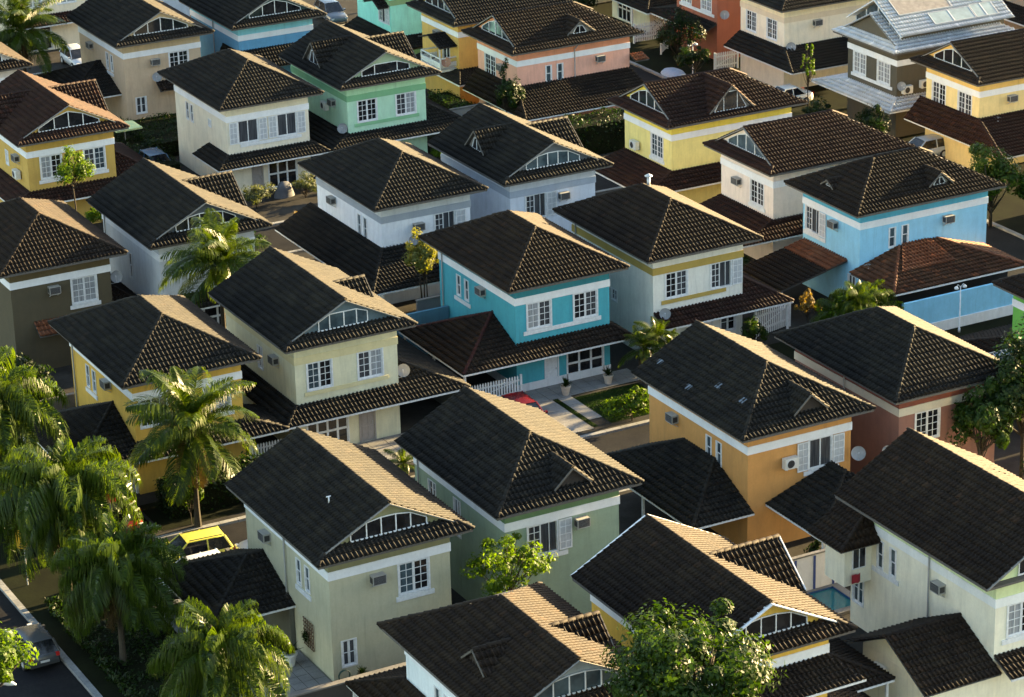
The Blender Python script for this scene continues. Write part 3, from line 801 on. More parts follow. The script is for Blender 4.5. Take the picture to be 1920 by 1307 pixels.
skirt(H['white'], 2.6, 3.9, 0, yl=10.5, zt=3.5)
dish(H['white'], H['white'].F, 2.0, 3.4, 'satellite dish low on front wall of white house', out=.35, s=.85)
H['grey2'] = house('pale_grey_house', 'pale grey house with dark gabled roof and left dormer, upper centre', 79.23, 150.2, C_(202,209,220), front='dutch', back='gable', band=C_(158,168,182), frieze=C_(196,200,206), singles=300,
    front_items=[('winr',1.1,2.5)], gable_glass='blue', gable_wall=(.12,.13,.14))
dormer(H['grey2'], 'L', 4.9, 1.3, 8.2, 1.15); dormer(H['grey2'], 'R', 5.2, 2.0, 7.85, .1)
ac(H['grey2'], H['grey2'].F, 3.75, 4.7, 'window air conditioner beside shutter on pale grey house')
H['cream'] = house('cream_house', 'cream house with hipped dark roof and two shuttered windows above the porch', 70.64, 175.19, C_(218,208,182), frieze=C_(212,200,168),
    front_items=[('shut',.82,2.25,3.52,5.08,'drape',.6), ('shut',3.75,5.15,3.52,5.08,'drape',.6), ('sill',.9,5.5), ('french',2.9,5.0,-.1,1.85,3,2), ('door',1.7,2.4,1.85,DOORG)],
    side_items=[('slit',6.4), ('slit',7.2), ('low',2.9,3.3,4.1,4.6)])
skirt(H['cream'], 1.3, 1.3, .9, yl=3.4, yr=1.5)
H['mint'] = house('mint_house', 'mint green house with dark gabled roof and big left dormer, upper left', 79.73, 175.18, C_(166,208,176), front='dutch', back='gable', band=C_(110,168,120), frieze=C_(160,206,160),
    front_items=[('win',.8,2.25), ('win',3.8,5.3), ('sill',.5,5.55,C_(118,176,128))], gable_glass='few', gable_wall=C_(140,160,130))
dormer(H['mint'], 'L', 5.1, 1.45, 8.22, .75); dormer(H['mint'], 'R', 5.2, 2.0, 7.85, .1)
ac(H['mint'], H['mint'].L, 2.2, 4.6, 'window air conditioner on shaded side wall of mint green house')
condenser(H['mint'], H['mint'].L, 3.3, 4.1, 'condenser unit on shaded side wall of mint green house')
dish(H['mint'], H['mint'].L, .3, 2.8, 'satellite dish at left corner of mint green house', out=.3)
skirt(H['mint'], 1.9, 1.3, 0, yl=8); carport(H['mint'], 'R', 3.2, -1.3, 7)
H['beigeT'] = house('tan_house', 'tan house with dark gabled roof and glazed gable, top left', 70.57, 194.52, C_(190,164,132), gstyle='tri', front='dutch', back='gable', frieze=C_(186,160,118),
    front_items=[('win',3.6,5.1), ('low',.75,1.5,.8,2.05)], side_items=[('slit',2.6), ('slit',3.5), ('sill',2.3,3.7)])
ac(H['beigeT'], H['beigeT'].F, 2.4, 4.6, 'window air conditioner on front wall of tan house')
ac(H['beigeT'], H['beigeT'].L, 6.7, 4.7, 'window air conditioner on side wall of tan house')
dish(H['beigeT'], H['beigeT'].F, 2.4, 3.1, 'satellite dish on front wall of tan house', out=.4)
carport(H['beigeT'], 'L', 4.4, 1.0, 9)
low_roof(H['beigeT'], [[(2.4,-.9,2.5),(4.6,-.9,2.5),(4.6,0,3.0),(2.4,0,3.0)]], name='awning_roof', roof='brown')
H['must'] = house('ochre_house', 'ochre yellow house with reddish cross-gabled roof and glazed gable, far left', 56.21, 174.94, C_(190,152,54), 'red', gstyle='tri', front='dutch', back='gable', frieze=C_(180,142,40),
    front_items=[('win',.9,2.35), ('win',3.95,5.4), ('sill',.7,2.5), ('sill',3.8,5.6)], side_items=[('low',4.0,4.5,3.6,4.6)])
dormer(H['must'], 'R', 5.4, 2.1, 8.0, .1); dormer(H['must'], 'L', 5.4, 2.1, 8.0, .1)
condenser(H['must'], H['must'].L, 1.8, 3.6, 'condenser unit on side wall of ochre yellow house')
ac(H['must'], H['must'].L, 1.9, 4.7, 'window air conditioner above condenser on ochre yellow house')
skirt(H['must'], 1.5, 1.3, 0); carport(H['must'], 'R', 3.6, -1.3, 8.5)
H['brownL'] = house('dark_brown_house', 'dark brown house with white band and hipped brown roof, left edge', 46.84, 151.07, C_(82,74,54), 'brown', frieze=C_(92,78,48), singles=300,
    front_items=[('winc',3.7,5.2), ('sill',3.5,5.4), ('low',4.2,5.0,.4,1.4)])
ac(H['brownL'], H['brownL'].F, 2.55, 4.7, 'window air conditioner on front wall of dark brown house')
dish(H['brownL'], H['brownL'].R, .3, 4.2, 'satellite dish right of window on dark brown house', out=.5)
low_roof(H['brownL'], [[(1.2,-1.0,2.3),(6.0,-1.0,2.3),(6.0,0,2.85),(1.2,0,2.85)]], name='awning_roof', roof='terracotta')
carport(H['brownL'], 'R', 2.4, .4, 8)
H['greyL'] = house('grey_white_house', 'grey white house with dark cross-gabled roof behind tall coconut palm', 56.05, 151.0, C_(190,196,202), front='dutch', back='gable', band=C_(214,218,222),
    front_items=[('winc',3.6,5.1), ('french',2.6,5.2,.1,1.9,3,2)], side_items=[('slit',5.0,2.6,4.2)], gable_wall=(.08,.09,.10))
dormer(H['greyL'], 'R', 5.3, 2.1, 7.95, .1)
skirt(H['greyL'], 0, 1.3, 0)
H['blue'] = house('blue_house', 'steel blue house with dark roof and glazed gable, top', 79.77, 194.4, C_(88,152,188), gstyle='tri', front='dutch', back='gable', frieze=C_(120,196,206), gable_wall=(.06,.10,.10),
    front_items=[('win',.4,1.8,1.0,2.0), ('win',3.4,4.8,1.0,2.0)])
low_roof(H['blue'], [[(-.6,-1.6,3.2),(6.9,-1.6,3.2),(6.1,0,4.3),(0,0,4.3)], [(-.6,-1.6,3.2),(-.6,3,3.2),(0,3,4.3),(0,0,4.3)]], [((-.6,-1.6,3.2),(0,0,4.3))], [], name='pent_roof')
H['salmon'] = house('salmon_house', 'salmon pink house with long brown roof and triangular dormer, top centre', 93.97, 176.54, C_(220,158,132), 'brown', rot=True, gstyle='tri', front='dutch', back='hip', frieze=C_(214,136,94),
    front_items=[('win',1.15,2.75), ('sill',1.0,2.9)], side_items=[('slit',2.6), ('slit',3.55), ('sill',2.2,3.9)])
dormer(H['salmon'], 'R', 5.3, 1.15, 7.72, .95)
ac(H['salmon'], H['salmon'].R, 6.85, 4.75, 'window air conditioner on long wall of salmon pink house')
ac(H['salmon'], H['salmon'].F, 3.9, 4.6, 'window air conditioner beside vine on salmon pink house')
dish(H['salmon'], H['salmon'].R, 1.3, 2.7, 'satellite dish on long wall of salmon pink house', out=.3, s=.8)
skirt(H['salmon'], 0, 1.3, 3.6, yr=9.6, zt=3.6)
low_roof(H['salmon'], [[(6.1,9.44,4.6),(7.0,9.44,4.3),(7.0,10.6,4.3),(6.1,10.6,4.6)]], name='awning_roof', roof='terracotta')
H['yellowR'] = house('lemon_house', 'lemon yellow house with reddish roof and two glazed gables, upper right', 93.96, 155.02, C_(224,206,112), 'red', rot=True, gstyle='tri', front='dutch', back='hip', frieze=C_(220,196,28),
    front_items=[('win',3.5,5.0), ('sill',3.3,5.2)], singles=300)
dormer(H['yellowR'], 'R', 4.4, 1.75, 8.28, .55, 'big')
condenser(H['yellowR'], H['yellowR'].F, 1.7, 3.75, 'round-fan condenser unit on lemon yellow house')
skirt(H['yellowR'], 0, 3.0, 1.5, yr=9.4, zt=3.0, posts=[(6.0,-2.7,2.15)])
H['bwR'] = house('off_white_house', 'off-white house with long reddish brown roof and glazed gable, right', 94.15, 143.05, C_(220,204,188), 'red', rot=True, gstyle='tri', front='dutch', back='hip', singles=300,
    front_items=[('win',3.5,5.0), ('sill',3.3,5.2)], gable_glass='blue')
ac(H['bwR'], H['bwR'].F, 2.1, 4.55, 'window air conditioner left of window on off-white house')
skirt(H['bwR'], 0, 3.2, 1.3, yr=9.4, zt=3.0)
H['cyan'] = house('sky_blue_house', 'sky blue house with hipped brown roof and two tiny dormers, right', 94.14, 133.56, C_(132,196,224), 'brown', rot=True, front='hip', back='hip', frieze=C_(66,164,192), singles=300,
    front_items=[('winr',.3,1.75), ('sill',.1,2.5), ('low',5.0,5.7,.5,2.0)], side_items=[('slit',2.35), ('slit',3.3), ('sill',2.0,3.8)])
dormer(H['cyan'], 'F', 2.6, .65, 7.25, 1.0); dormer(H['cyan'], 'R', 5.9, .9, 7.62, 1.05)
ac(H['cyan'], H['cyan'].F, 3.5, 4.75, 'window air conditioner on short wall of sky blue house')
ac(H['cyan'], H['cyan'].R, 6.4, 4.7, 'window air conditioner on long wall of sky blue house')
dish(H['cyan'], H['cyan'].R, .35, 2.3, 'satellite dish near corner of sky blue house', out=.4, s=.9)
h = H['cyan']
low_roof(h, [[(10.68,-.7,2.5),(10.68,9.1,2.5),(6.12,5.6,3.55),(6.12,2.9,3.55)], [(6.12,-.7,2.5),(10.68,-.7,2.5),(6.12,2.9,3.55)], [(10.68,9.1,2.5),(6.12,9.1,2.5),(6.12,5.6,3.55)]],
    [((10.68,-.7,2.5),(6.12,2.9,3.55)), ((10.68,9.1,2.5),(6.12,5.6,3.55))], [((10.68,-.7,2.5),(10.68,9.1,2.5))], [], name='side_wing_roof', capk='terracotta', roof='rust')
low_roof(h, [[(8.9,1.15,3.02),(8.9,5.2,3.02),(6.14,5.0,3.64),(6.14,3.1,3.64)]], name='orange_tile_patch', roof='terracotta')  # more orange tile layer laid over the upper part of the wing roof
wg = MB(); wg.box(9.0,9.2,-.2,8.8,-.3,2.4); wg.build('wing_wall', plain('interior_shade', (.02,.02,.02), .8), h.root)  # near-black slab paints in the shade under the wing roof
low_roof(h, [[(.2,-4.8,1.75),(4.9,-4.8,1.75),(4.9,-1.5,2.45),(.2,-1.5,2.45)]], [], [], [(.5,-4.6,1.7), (4.6,-4.6,1.7)], name='porch_roof', roof='brown')
low_roof(h, [[(.2,-1.5,2.47),(4.9,-1.5,2.47),(4.9,0,2.8),(.2,0,2.8)]], [], [], [], name='porch_roof', roof='terracotta')
H['payel'] = house('pale_yellow_house', 'pale yellow house with brown roof and glazed gable, upper right edge', 116.92, 152.06, C_(230,198,124), 'brown', rot=True, gstyle='tri', front='dutch', back='hip', frieze=C_(222,180,84),
    front_items=[('win',.75,2.25), ('win',3.75,5.25), ('sill',.5,5.6)])
ac(H['payel'], H['payel'].R, 2.7, 4.7, 'window air conditioner on pale yellow house at right edge')
dish(H['payel'], H['payel'].R, 1.3, 2.9, 'satellite dish on pale yellow house at right edge', out=.4)
skirt(H['payel'], 0, 1.4, 4.6, yr=9.4, zt=3.6, x0=-.6, roof='red')
# white-roofed house: skirt roof all round with a raised gable roof above
H['dkwhite'] = hw = house('white_roofed_house', 'dark brown house with white painted roof and solar panels, top right', 116.8, 161.57, C_(82,76,62), 'white', rot=True, front='dutch', back='hip',
    front_items=[('winc',.75,2.25), ('winc',3.75,5.25), ('sill',.5,5.6)], gable_glass=None)
skirt(hw, 2.6, 1.4, 1.2, yl=9, yr=6)
up = MB(); up.box(.25,5.87,.5,9.6,6.5,7.3); up.build('upper_wall', stucco(C_(82,76,62)), hw.root)
gy = .1; e1 = 7.35; r1 = 9.35
pol = [[(-.35,gy,e1),(-.35,10.1,e1),(3.06,10.1,r1),(3.06,gy,r1)], [(6.47,10.1,e1),(6.47,gy,e1),(3.06,gy,r1),(3.06,10.1,r1)]]
upr = deck(pol).build('upper_roof', WHITE, hw.root)
ob('roof_tile_courses', tiles_mesh(None, pol, hw.mat), upr, kind='stuff'); caps(upr, (3.06,gy,r1), (3.06,10.1,r1), hw.mat)
gw = MB(); gw.quad((.25,.48,6.7),(5.87,.48,6.7),(5.87,.48,7.5),(3.06,.48,9.2),(.25,.48,7.5)); gw.build('gable_glazing', glass('blue'), hw.root)
gf = MB()
for x, z in ((.3,7.5),(1.6,8.3),(3.06,9.1),(4.5,8.3),(5.8,7.5)): gf.beam((x,.44,6.7),(x,.44,z), .06)
gf.beam((-.35,gy,e1-.04),(3.06,gy,r1-.04), .05, .16, up=(0,1,0)); gf.beam((6.47,gy-.003,e1-.04),(3.06,gy-.003,r1-.04), .05, .16, up=(0,1,0))
gf.build('gable_frame', WHITE, hw.root)
sl_k = (r1-e1)/3.41
def on_slope(y, x, lift=.14): return (x, y, e1+sl_k*(6.47-x)+lift)
PANEL = plain('solar_glass', (.20,.25,.26), .12, .8, var=.2, scale=2.); 
for i, (ya, yb, xa, xb, mt) in enumerate([(1.0,5.6,3.35,4.85,plain('grey_collector', (.16,.15,.145), .6, var=.35, scale=3.)), (3.3,5.0,5.1,6.1,PANEL), (5.05,6.9,5.1,6.1,PANEL), (7.0,7.9,5.0,6.1,PANEL), (7.95,8.9,5.0,6.1,PANEL), (8.3,9.8,3.5,4.9,PANEL)]):
    t = thing('solar_panel', ['wide grey ribbed collector near ridge of white painted roof', 'first glass solar panel from gable on white roof', 'second glass solar panel from gable on white roof', 'third, narrow solar panel from gable on white roof', 'fourth, narrow solar panel from gable on white roof', 'upper solar panel at far end of white roof'][i], 'solar panel', wpt(hw, on_slope((ya+yb)/2, xb, .12)), 0, 'solar panels on the white roof')
    L2 = lambda y, x, l: tuple(wpt(hw, on_slope(y, x, l))-t.location)
    m = MB(); m.quad(L2(ya,xa,.17), L2(yb,xa,.17), L2(yb,xb,.17), L2(ya,xb,.17)); m.build('panel_glass', mt, t)
    m = MB()
    for a, b in (((ya,xa),(yb,xa)), ((yb,xa),(yb,xb)), ((yb,xb),(ya,xb)), ((ya,xb),(ya,xa))): m.beam(L2(*a,.14), L2(*b,.14), .05, .09)
    m.build('panel_frame', GREYMETAL, t)
condenser(hw, hw.R, .75, 3.35, 'smaller condenser unit on dark wall under white roof')
condenser(hw, hw.R, 2.3, 3.55, 'larger condenser unit on dark wall under white roof')
dish(hw, hw.R, .25, 3.3, 'satellite dish at corner of dark house with white roof', out=.25, s=.9)
H['creamT'] = house('top_cream_house', 'cream house with taupe frieze and pent porch roof, top right', 116.7, 176.0, C_(222,208,180), rot=True, front='hip', back='hip', band=C_(206,186,154), frieze=C_(222,206,166),
    front_items=[('win',.85,2.2), ('win',3.75,5.1)])
ac(H['creamT'], H['creamT'].R, 2.9, 4.8, 'window air conditioner on blank wall of cream house, top right')
dish(H['creamT'], H['creamT'].R, .4, 2.9, 'satellite dish at corner of cream house, top right', out=.35)
skirt(H['creamT'], 0, 1.5, 3.4, yr=9, zt=3.2)
H['terra'] = house('terracotta_house', 'terracotta house with white sill band and grey porch roof, top', 117.0, 186.0, C_(158,88,60), rot=True, front='hip', back='hip',
    front_items=[('winc',.75,2.25), ('winc',3.75,5.25), ('sill',.5,5.7)])
dish(H['terra'], H['terra'].R, .4, 3.2, 'satellite dish at corner of terracotta house', out=.45)
skirt(H['terra'], 3.0, 1.4, 0)
H['turq'] = house('turquoise_house', 'turquoise house with small hooded window, top edge', 94.0, 197.5, C_(140,222,202), rot=True, front='hip', back='hip', band=C_(132,168,116),
    front_items=[('winr',4.0,5.2,3.5,5.05)], band_side=None)
low_roof(H['turq'], [[(3.2,-1.0,5.0),(4.6,-1.0,5.7),(4.6,0,5.7),(3.2,0,5.0)], [(6.0,-1.0,5.0),(4.6,-1.0,5.7),(4.6,0,5.7),(6.0,0,5.0)]], [((4.6,-1.0,5.7),(4.6,0,5.7))], [], name='window_hood')
low_roof(H['turq'], [[(6.12,-.2,2.5),(8.2,-.2,2.0),(8.2,9,2.0),(6.12,9,2.5)]], name='porch_roof'); skirt(H['turq'], 0, 1.5, 0, zt=2.9)
H['goldtop'] = house('golden_house', 'golden yellow house with white balcony under small gabled roof, top', 94.1, 186.05, C_(206,162,66), rot=True, gstyle='tri', front='dutch', back='hip',
    front_items=[('french',3.5,4.6,2.75,4.2,2,1)])
h = H['goldtop']
low_roof(h, [[(2.1,-1.5,4.45),(4.0,-1.5,5.0),(4.0,0,5.0),(2.1,0,4.45)], [(5.9,-1.5,4.45),(4.0,-1.5,5.0),(4.0,0,5.0),(5.9,0,4.45)]], [((4.0,-1.5,5.0),(4.0,0,5.0))], [], name='balcony_roof')
b = MB(); b.box(2.4,5.7,-1.4,0,2.5,2.68); b.build('balcony_floor', WHITE, h.root)
b = MB()
for x in (2.45,4.05,5.65): b.box(x-.05,x+.05,-1.38,-1.28,2.68,3.6)
b.box(2.45,5.65,-1.37,-1.30,3.5,3.6); b.box(2.45,5.65,-1.36,-1.31,2.8,3.2)
for x in (2.45,5.65): b.box(x-.03,x+.03,-1.3,0,3.5,3.6); b.box(x-.02,x+.02,-1.3,0,2.8,3.2)
b.box(5.55,5.65,-1.4,-1.3,3.6,4.5); b.build('balcony_railing', WHITE, h.root)
ac(h, h.F, 2.9, 4.8, 'window air conditioner above balcony of golden yellow house')
dish(h, h.F, 5.75, 2.9, 'satellite dish beside balcony of golden yellow house', out=.9, mat=plain('rust_dish', (.32,.17,.12), .6))
skirt(h, 0, 1.3, 2.5, zt=2.6)
H['lefttop'] = house('top_left_house', 'partly seen house with brown roof at left edge, near top', 55.9, 193.3, C_(206,196,186), 'brown', front='dutch', back='hip')
H['topcream'] = house('top_corner_house', 'cream house with awnings in the top left corner', 70.4, 219.0, C_(222,208,178), front='hip', back='hip',
    front_items=[('winc',.9,2.4,3.52,5.08), ('winc',3.8,5.3,3.52,5.08), ('french',1.0,3.0,-.1,1.9,2,2)])
skirt(H['topcream'], 0, 1.3, 0, roof='red')
H['topfar'] = house('far_top_house', 'house with dark roof behind steel blue house, top edge', 79.5, 219.0, C_(170,180,190))
H['green'] = house('grass_green_house', 'grass green house cut off by right edge of picture', 93.9, 112.3, C_(98,176,52), 'brown', rot=True, front='hip', back='hip')
skirt(H['green'], 3.5, 3.0, 1.0, zt=3.2, roof='brown')
H['backA'] = house('shaded_house', 'cream house with low dark porch behind picket gate, top edge', 117.0, 196.4, C_(214,204,180), rot=True, front='dutch', back='hip', front_items=[('french',1.0,3.0,-.1,1.8,3,2), ('win',3.8,5.2)])
skirt(H['backA'], 2.5, 1.8, 2.6, zt=2.9, posts=[(6.0,-1.6,2.1)])
H['backB'] = house('shaded_house', 'pale house with dark porch roof at top edge of street', 117.0, 207.0, C_(200,196,190), rot=True, front='dutch', back='hip')
skirt(H['backB'], 2.5, 1.6, 2.5, zt=2.9)
H['backC'] = house('back_row_house', 'brown-roofed house behind solar panels, top right corner', 140.0, 176.0, C_(150,130,110), 'brown', rot=True)
H['backD'] = house('back_row_house', 'house behind cream house at top right edge', 140.0, 186.0, C_(160,150,140), 'brown', rot=True)
skirt(H['backC'], 2, 2, 2); skirt(H['backD'], 2, 2, 2)
for i_, (y_, lb_) in enumerate(((106.0,'unseen white house added for shade, right-hand street'), (116.5,'unseen ochre house added for shade, right-hand street'), (126.5,'unseen pink house added for shade, right-hand street'), (137.0,'unseen cream house added for shade, right-hand street'))):
    house('unseen_shade_house', lb_, 117.0, y_, [C_(214,212,200), C_(190,152,54), C_(214,160,140), C_(218,208,182)][i_], 'brown', rot=True)  # out-of-view houses, added to keep the low sun off the cross street
H['palegr'] = house('pale_green_house', 'pale green house with big brown gabled roof beside pool, right', 70.25, 88.95, C_(222,216,190), 'brown', front='gable', back='gable', D=10.9, W=6.6, zr=8.75, ze=6.4, singles=300,
    band=C_(216,218,214), frieze=C_(196,208,150), front_items=[('win',.7,2.2), ('sill',.4,2.6)], side_items=[('slit',7.6,3.5,4.9), ('slit',8.6,3.5,4.9), ('sill',7.1,9.2), ('low',9.9,10.7,1.0,2.5)])
h = H['palegr']
ac(h, h.L, 3.9, 4.55, 'window air conditioner on side wall of pale green house')
bay = MB(); bay.box(-.0,-1.5,9.3,10.88,2.6,4.9); bay.build('bay_window_box', stucco(C_(222,216,190)), h.root)
fb = Face('F', 6.6, 10.9)
bw = MB(); bw.box(-1.1,-.35,9.24,9.3,3.4,4.6); wf = bw.build('window', WHITE, h.root)
for x in (-1.05,-.7):
    q = MB(); q.quad((x,9.235,3.46),(x+.3,9.235,3.46),(x+.3,9.235,4.54),(x,9.235,4.54)); q.build('pane', glass('dark'), wf)
low_roof(h, [[(-2.2,8.6,4.85),(-2.2,11.3,4.85),(0,11.3,6.1),(0,9.6,6.1)], [(-2.2,8.6,4.85),(0,8.6,4.85),(0,9.6,6.1)]], [((-2.2,8.6,4.85),(0,9.6,6.1))], [], name='bay_roof')
low_roof(h, [[(-4.1,-.6,2.2),(0,-.6,2.2),(0,2.4,3.75),(-4.1,2.4,3.75)], [(-4.1,5.4,2.2),(0,5.4,2.2),(0,2.4,3.75),(-4.1,2.4,3.75)]], [((-4.1,2.4,3.75),(0,2.4,3.75))], [], name='wing_roof')
wg = MB(); wg.box(-3.5,0,-.1,4.9,-.3,2.25); wg.quad((-3.49,-.1,2.25),(-3.49,4.9,2.25),(-3.49,2.4,3.6)); wg.build('wing_wall', stucco(C_(222,216,190)), h.root)
skirt(h, 0, 1.3, 0)
H['yelB'] = house('bright_yellow_house', 'bright yellow house with big brown roof and white gable edges, bottom', 55.6, 89.3, C_(216,170,26), 'brown', front='dutch', back='gable', verge=WHITE, gable_glass='dark', singles=300,
    front_items=[('win',3.6,5.3)])
h = H['yelB']
dormer(h, 'R', 5.3, 2.1, 8.1, .1, verge=WHITE)
vb = MB(); 
for s in (0, 1):
    X = (lambda x: x) if s == 0 else (lambda x: 6.12-x)
    vb.beam((X(-.84),D0+.32,6.36),(X(3.06),D0+.32,8.40), .09, .08)
vb.build('rear_barge_board', WHITE, h.root)
low_roof(h, [[(-.6,-1.7,4.4),(6.9,-1.7,4.4),(6.1,0,5.05),(0,0,5.05)]], [], [((-.6,-1.7,4.4),(6.9,-1.7,4.4))], [], name='pent_roof')
skirt(h, 0, 1.4, 2.0, zt=2.9)
carport(h, 'R', 4.2, 1.0, 9.4)
condW = H['palegr']
t = place_frame('condenser_unit', 'white condenser unit on gable end of low wing beside pool', 'air conditioner', condW, Face('L', 6.6, 10.9), 3.3, 1.6, 'air conditioners on the house walls')
t.location.x -= 3.5
for n_, me in zip(('casing', 'fan_ring', 'fan_grille', 'bracket'), CACHE['cond']): ob(n_, me, t)
H['whiteB'] = house('cool_white_house', 'cool white house with dark brown roof and side dormer, bottom edge', 46.3, 89.0, C_(216,226,226), 'brown', front='dutch', back='hip', gable_glass='blue', gable_wall=(.35,.38,.37), singles=300,
    side_items=[('slit',5.6), ('slit',6.5)])
dormer(H['whiteB'], 'L', 3.6, 1.0, 7.75, 1.3, 'none'); dormer(H['whiteB'], 'R', 3.6, 1.2, 7.9, 1.0)
low_roof(H['whiteB'], [[(-1.6,8.0,2.6),(6.1,13.2,2.6),(6.1,9.44,3.9),(0,9.44,3.9)][:0] or [(-1.4,12.6,2.6),(6.0,12.6,2.6),(6.0,9.44,3.9),(0.,9.44,3.9)], [(-1.4,12.6,2.6),(0,9.44,3.9),(0,6,3.9),(-1.4,6,2.6)]], [((-1.4,12.6,2.6),(0,9.44,3.9))], [((-1.4,12.6,2.6),(-1.4,6,2.6))], [(-1.2,12.3,2.5)], name='rear_porch_roof')
# ------------------------------------------------------------------ vegetation
LG = {
 'palm':   leafmat('palm', (.011,.027,.002), (.062,.092,.007), .45, .33),
 'queen':  leafmat('queen', (.011,.029,.002), (.062,.096,.009), .45, .33),
 'bright': leafmat('bright', (.024,.058,.002), (.080,.135,.006), .5, .48),
 'mid':    leafmat('mid', (.009,.026,.002), (.032,.062,.005), .4, .45),
 'dark':   leafmat('dark', (.004,.013,.0015), (.014,.032,.003), .35, .48),
 'pale':   leafmat('pale', (.10,.11,.02), (.19,.19,.05), .45, .5),
 'grey':   leafmat('grey', (.035,.045,.02), (.08,.095,.045), .35, .55),
 'rust':   leafmat('rust', (.10,.065,.015), (.17,.115,.028), .4, .5),
 'flower': leafmat('flower', (.12,.02,.02), (.20,.06,.02), .35, .5),
 'dead':   leafmat('dead', (.05,.032,.014), (.10,.07,.03), .2, .7),
 'red':    leafmat('red', (.022,.006,.006), (.04,.012,.010), .3, .5),
}
BARK = plain('bark', (.045,.036,.026), .9, .2, var=.35, scale=9.)
PALMBARK = plain('palm_bark', (.045,.038,.028), .9, .2, var=.35, scale=12.)
def leaf_quads(P, Nrm, size, rng, aspect=.5, fold=.15):
    n = len(P); Nrm = Nrm/np.linalg.norm(Nrm, axis=1, keepdims=True)
    r = rng.normal(size=(n,3)); T = r-(r*Nrm).sum(1, keepdims=True)*Nrm; T /= np.linalg.norm(T, axis=1, keepdims=True)
    S = np.cross(Nrm, T); s = size[:,None]
    V = np.stack([P-T*s*.5, P+S*s*aspect*.5-Nrm*s*fold*.5+T*s*.05, P+T*s*.5-Nrm*s*fold, P-S*s*aspect*.5-Nrm*s*fold*.5+T*s*.05], 1)
    F = np.arange(n*4).reshape(n, 4); return V.reshape(-1,3), F
def crown_pts(rng, n, r, clumps, spread=.28, hollow=.35):
    c = rng.normal(size=(clumps,3)); c /= np.linalg.norm(c, axis=1, keepdims=True)
    c *= (hollow+(1-hollow)*rng.random((clumps,1))**.5)*rng.uniform(.78,1.08,(clumps,1)); c[:,2] = np.abs(c[:,2])*.95-.25+c[:,2]*.25
    c *= .9
    w = rng.dirichlet(np.ones(clumps)*2.5); k = rng.choice(clumps, n, p=w)
    off = rng.normal(size=(n,3)); off /= np.linalg.norm(off, axis=1, keepdims=True)
    rad = (.4+1.0*rng.random(clumps))[k][:,None]
    off *= rad*spread*(rng.random((n,1))**.33)*np.array([1,1,.8])
    return (c[k]+off)*np.array(r), off, c*np.array(r)
def tree(name, label, x, y, zc, r, n, leaf_s, mat, clumps=40, trunk=.11, seed=0, group='trees and shrubs in the gardens', cat='tree', spread=.28, trunks=1, z0=GZ-.05, flowers=None):
    rng = np.random.default_rng(seed+100); t = thing(name, label, cat, (x,y,z0), 0, group)
    P, off, cl = crown_pts(rng, n, r, clumps, spread); zz = zc-z0; P_dir = P/(np.linalg.norm(P,axis=1,keepdims=True)+1e-6); P = P+np.array([0,0,zz])
    on = off/(np.linalg.norm(off,axis=1,keepdims=True)+1e-6); nr = on+P_dir*.5+np.array([0,0,.3])+rng.normal(size=P.shape)*.32
    V, F = leaf_quads(P, nr, leaf_s*(.4+1.0*rng.random(n)), rng)
    ck = rng.random(997)[(np.floor((P-off)*3.1).astype(int) @ np.array([7,131,17])) % 997]
    ob('crown', npmesh('crown', V, F, LG[mat], rng.random(n)*.35+ck*.5), t, kind='stuff')
    if flowers:
        m = n//7; P2, off2, _ = crown_pts(rng, m, np.array(r)*1.03, clumps, spread)
        V, F = leaf_quads(P2+np.array([0,0,zz]), off2+rng.normal(size=P2.shape)*.3, leaf_s*.6*np.ones(m), rng, .9)
        ob('flowers', npmesh('flowers', V, F, LG[flowers], rng.random(m)*.7), t, kind='stuff')
    if trunk:
        mb = MB()
        for k in range(trunks):
            bx, by = (rng.normal(0,.18,2) if trunks > 1 else (0,0)); top = Vector((bx*.5+rng.normal(0,.1), by*.5+rng.normal(0,.1), zz-r[2]*.25))
            mb.tube([(bx,by,0), (bx*.8+rng.normal(0,.05), by*.8, top.z*.5), tuple(top)], [trunk, trunk*.8, trunk*.55], 7)
        for q in cl[:min(clumps, 30)]:
            e = Vector(q)+Vector((0,0,zz)); s = Vector((0,0,zz-r[2]*(.3+.5*rng.random()))); m_ = s.lerp(e,.5)+Vector((0,0,-.08*r[2]))
            mb.tube([tuple(s), tuple(m_), tuple(e)], [trunk*.42, trunk*.28, trunk*.12], 5)
        mb.build('trunk', BARK, t, True)
    return t
def hedge(name, label, x0, x1, y0, y1, z1, n, leaf_s, mat, seed=0, cat='hedge'):
    rng = np.random.default_rng(seed+300); t = thing(name, label, cat, ((x0+x1)/2,(y0+y1)/2,GZ), 0, 'trees and shrubs in the gardens')
    q = rng.random((n,3)); ax = rng.integers(0,3,n)
    s = rng.random(n)**3*.5; q[np.arange(n),ax] = np.where(rng.random(n) < .5, s, 1-s); q[:,2] = np.where(ax == 2, 1-s, q[:,2])
    P = (q-np.array([.5,.5,0]))*np.array([x1-x0,y1-y0,z1-GZ]); P += rng.normal(size=P.shape)*.07
    P[:,2] += .12*np.sin(P[:,0]*2.1+seed)+.10*np.sin(P[:,1]*3.3)
    V, F = leaf_quads(P, (q-.5)+np.array([0,0,.3])+rng.normal(size=P.shape)*.5, leaf_s*(.6+.8*rng.random(n)), rng)
    ob('foliage', npmesh('foliage', V, F, LG[mat], rng.random(n)*.7), t, kind='stuff')
    c = MB(); a, b, z = (x1-x0)/2-.12, (y1-y0)/2-.12, z1-GZ-.18; c.box(-a,a,-b,b,0,z); c.build('stems', SOIL, t)
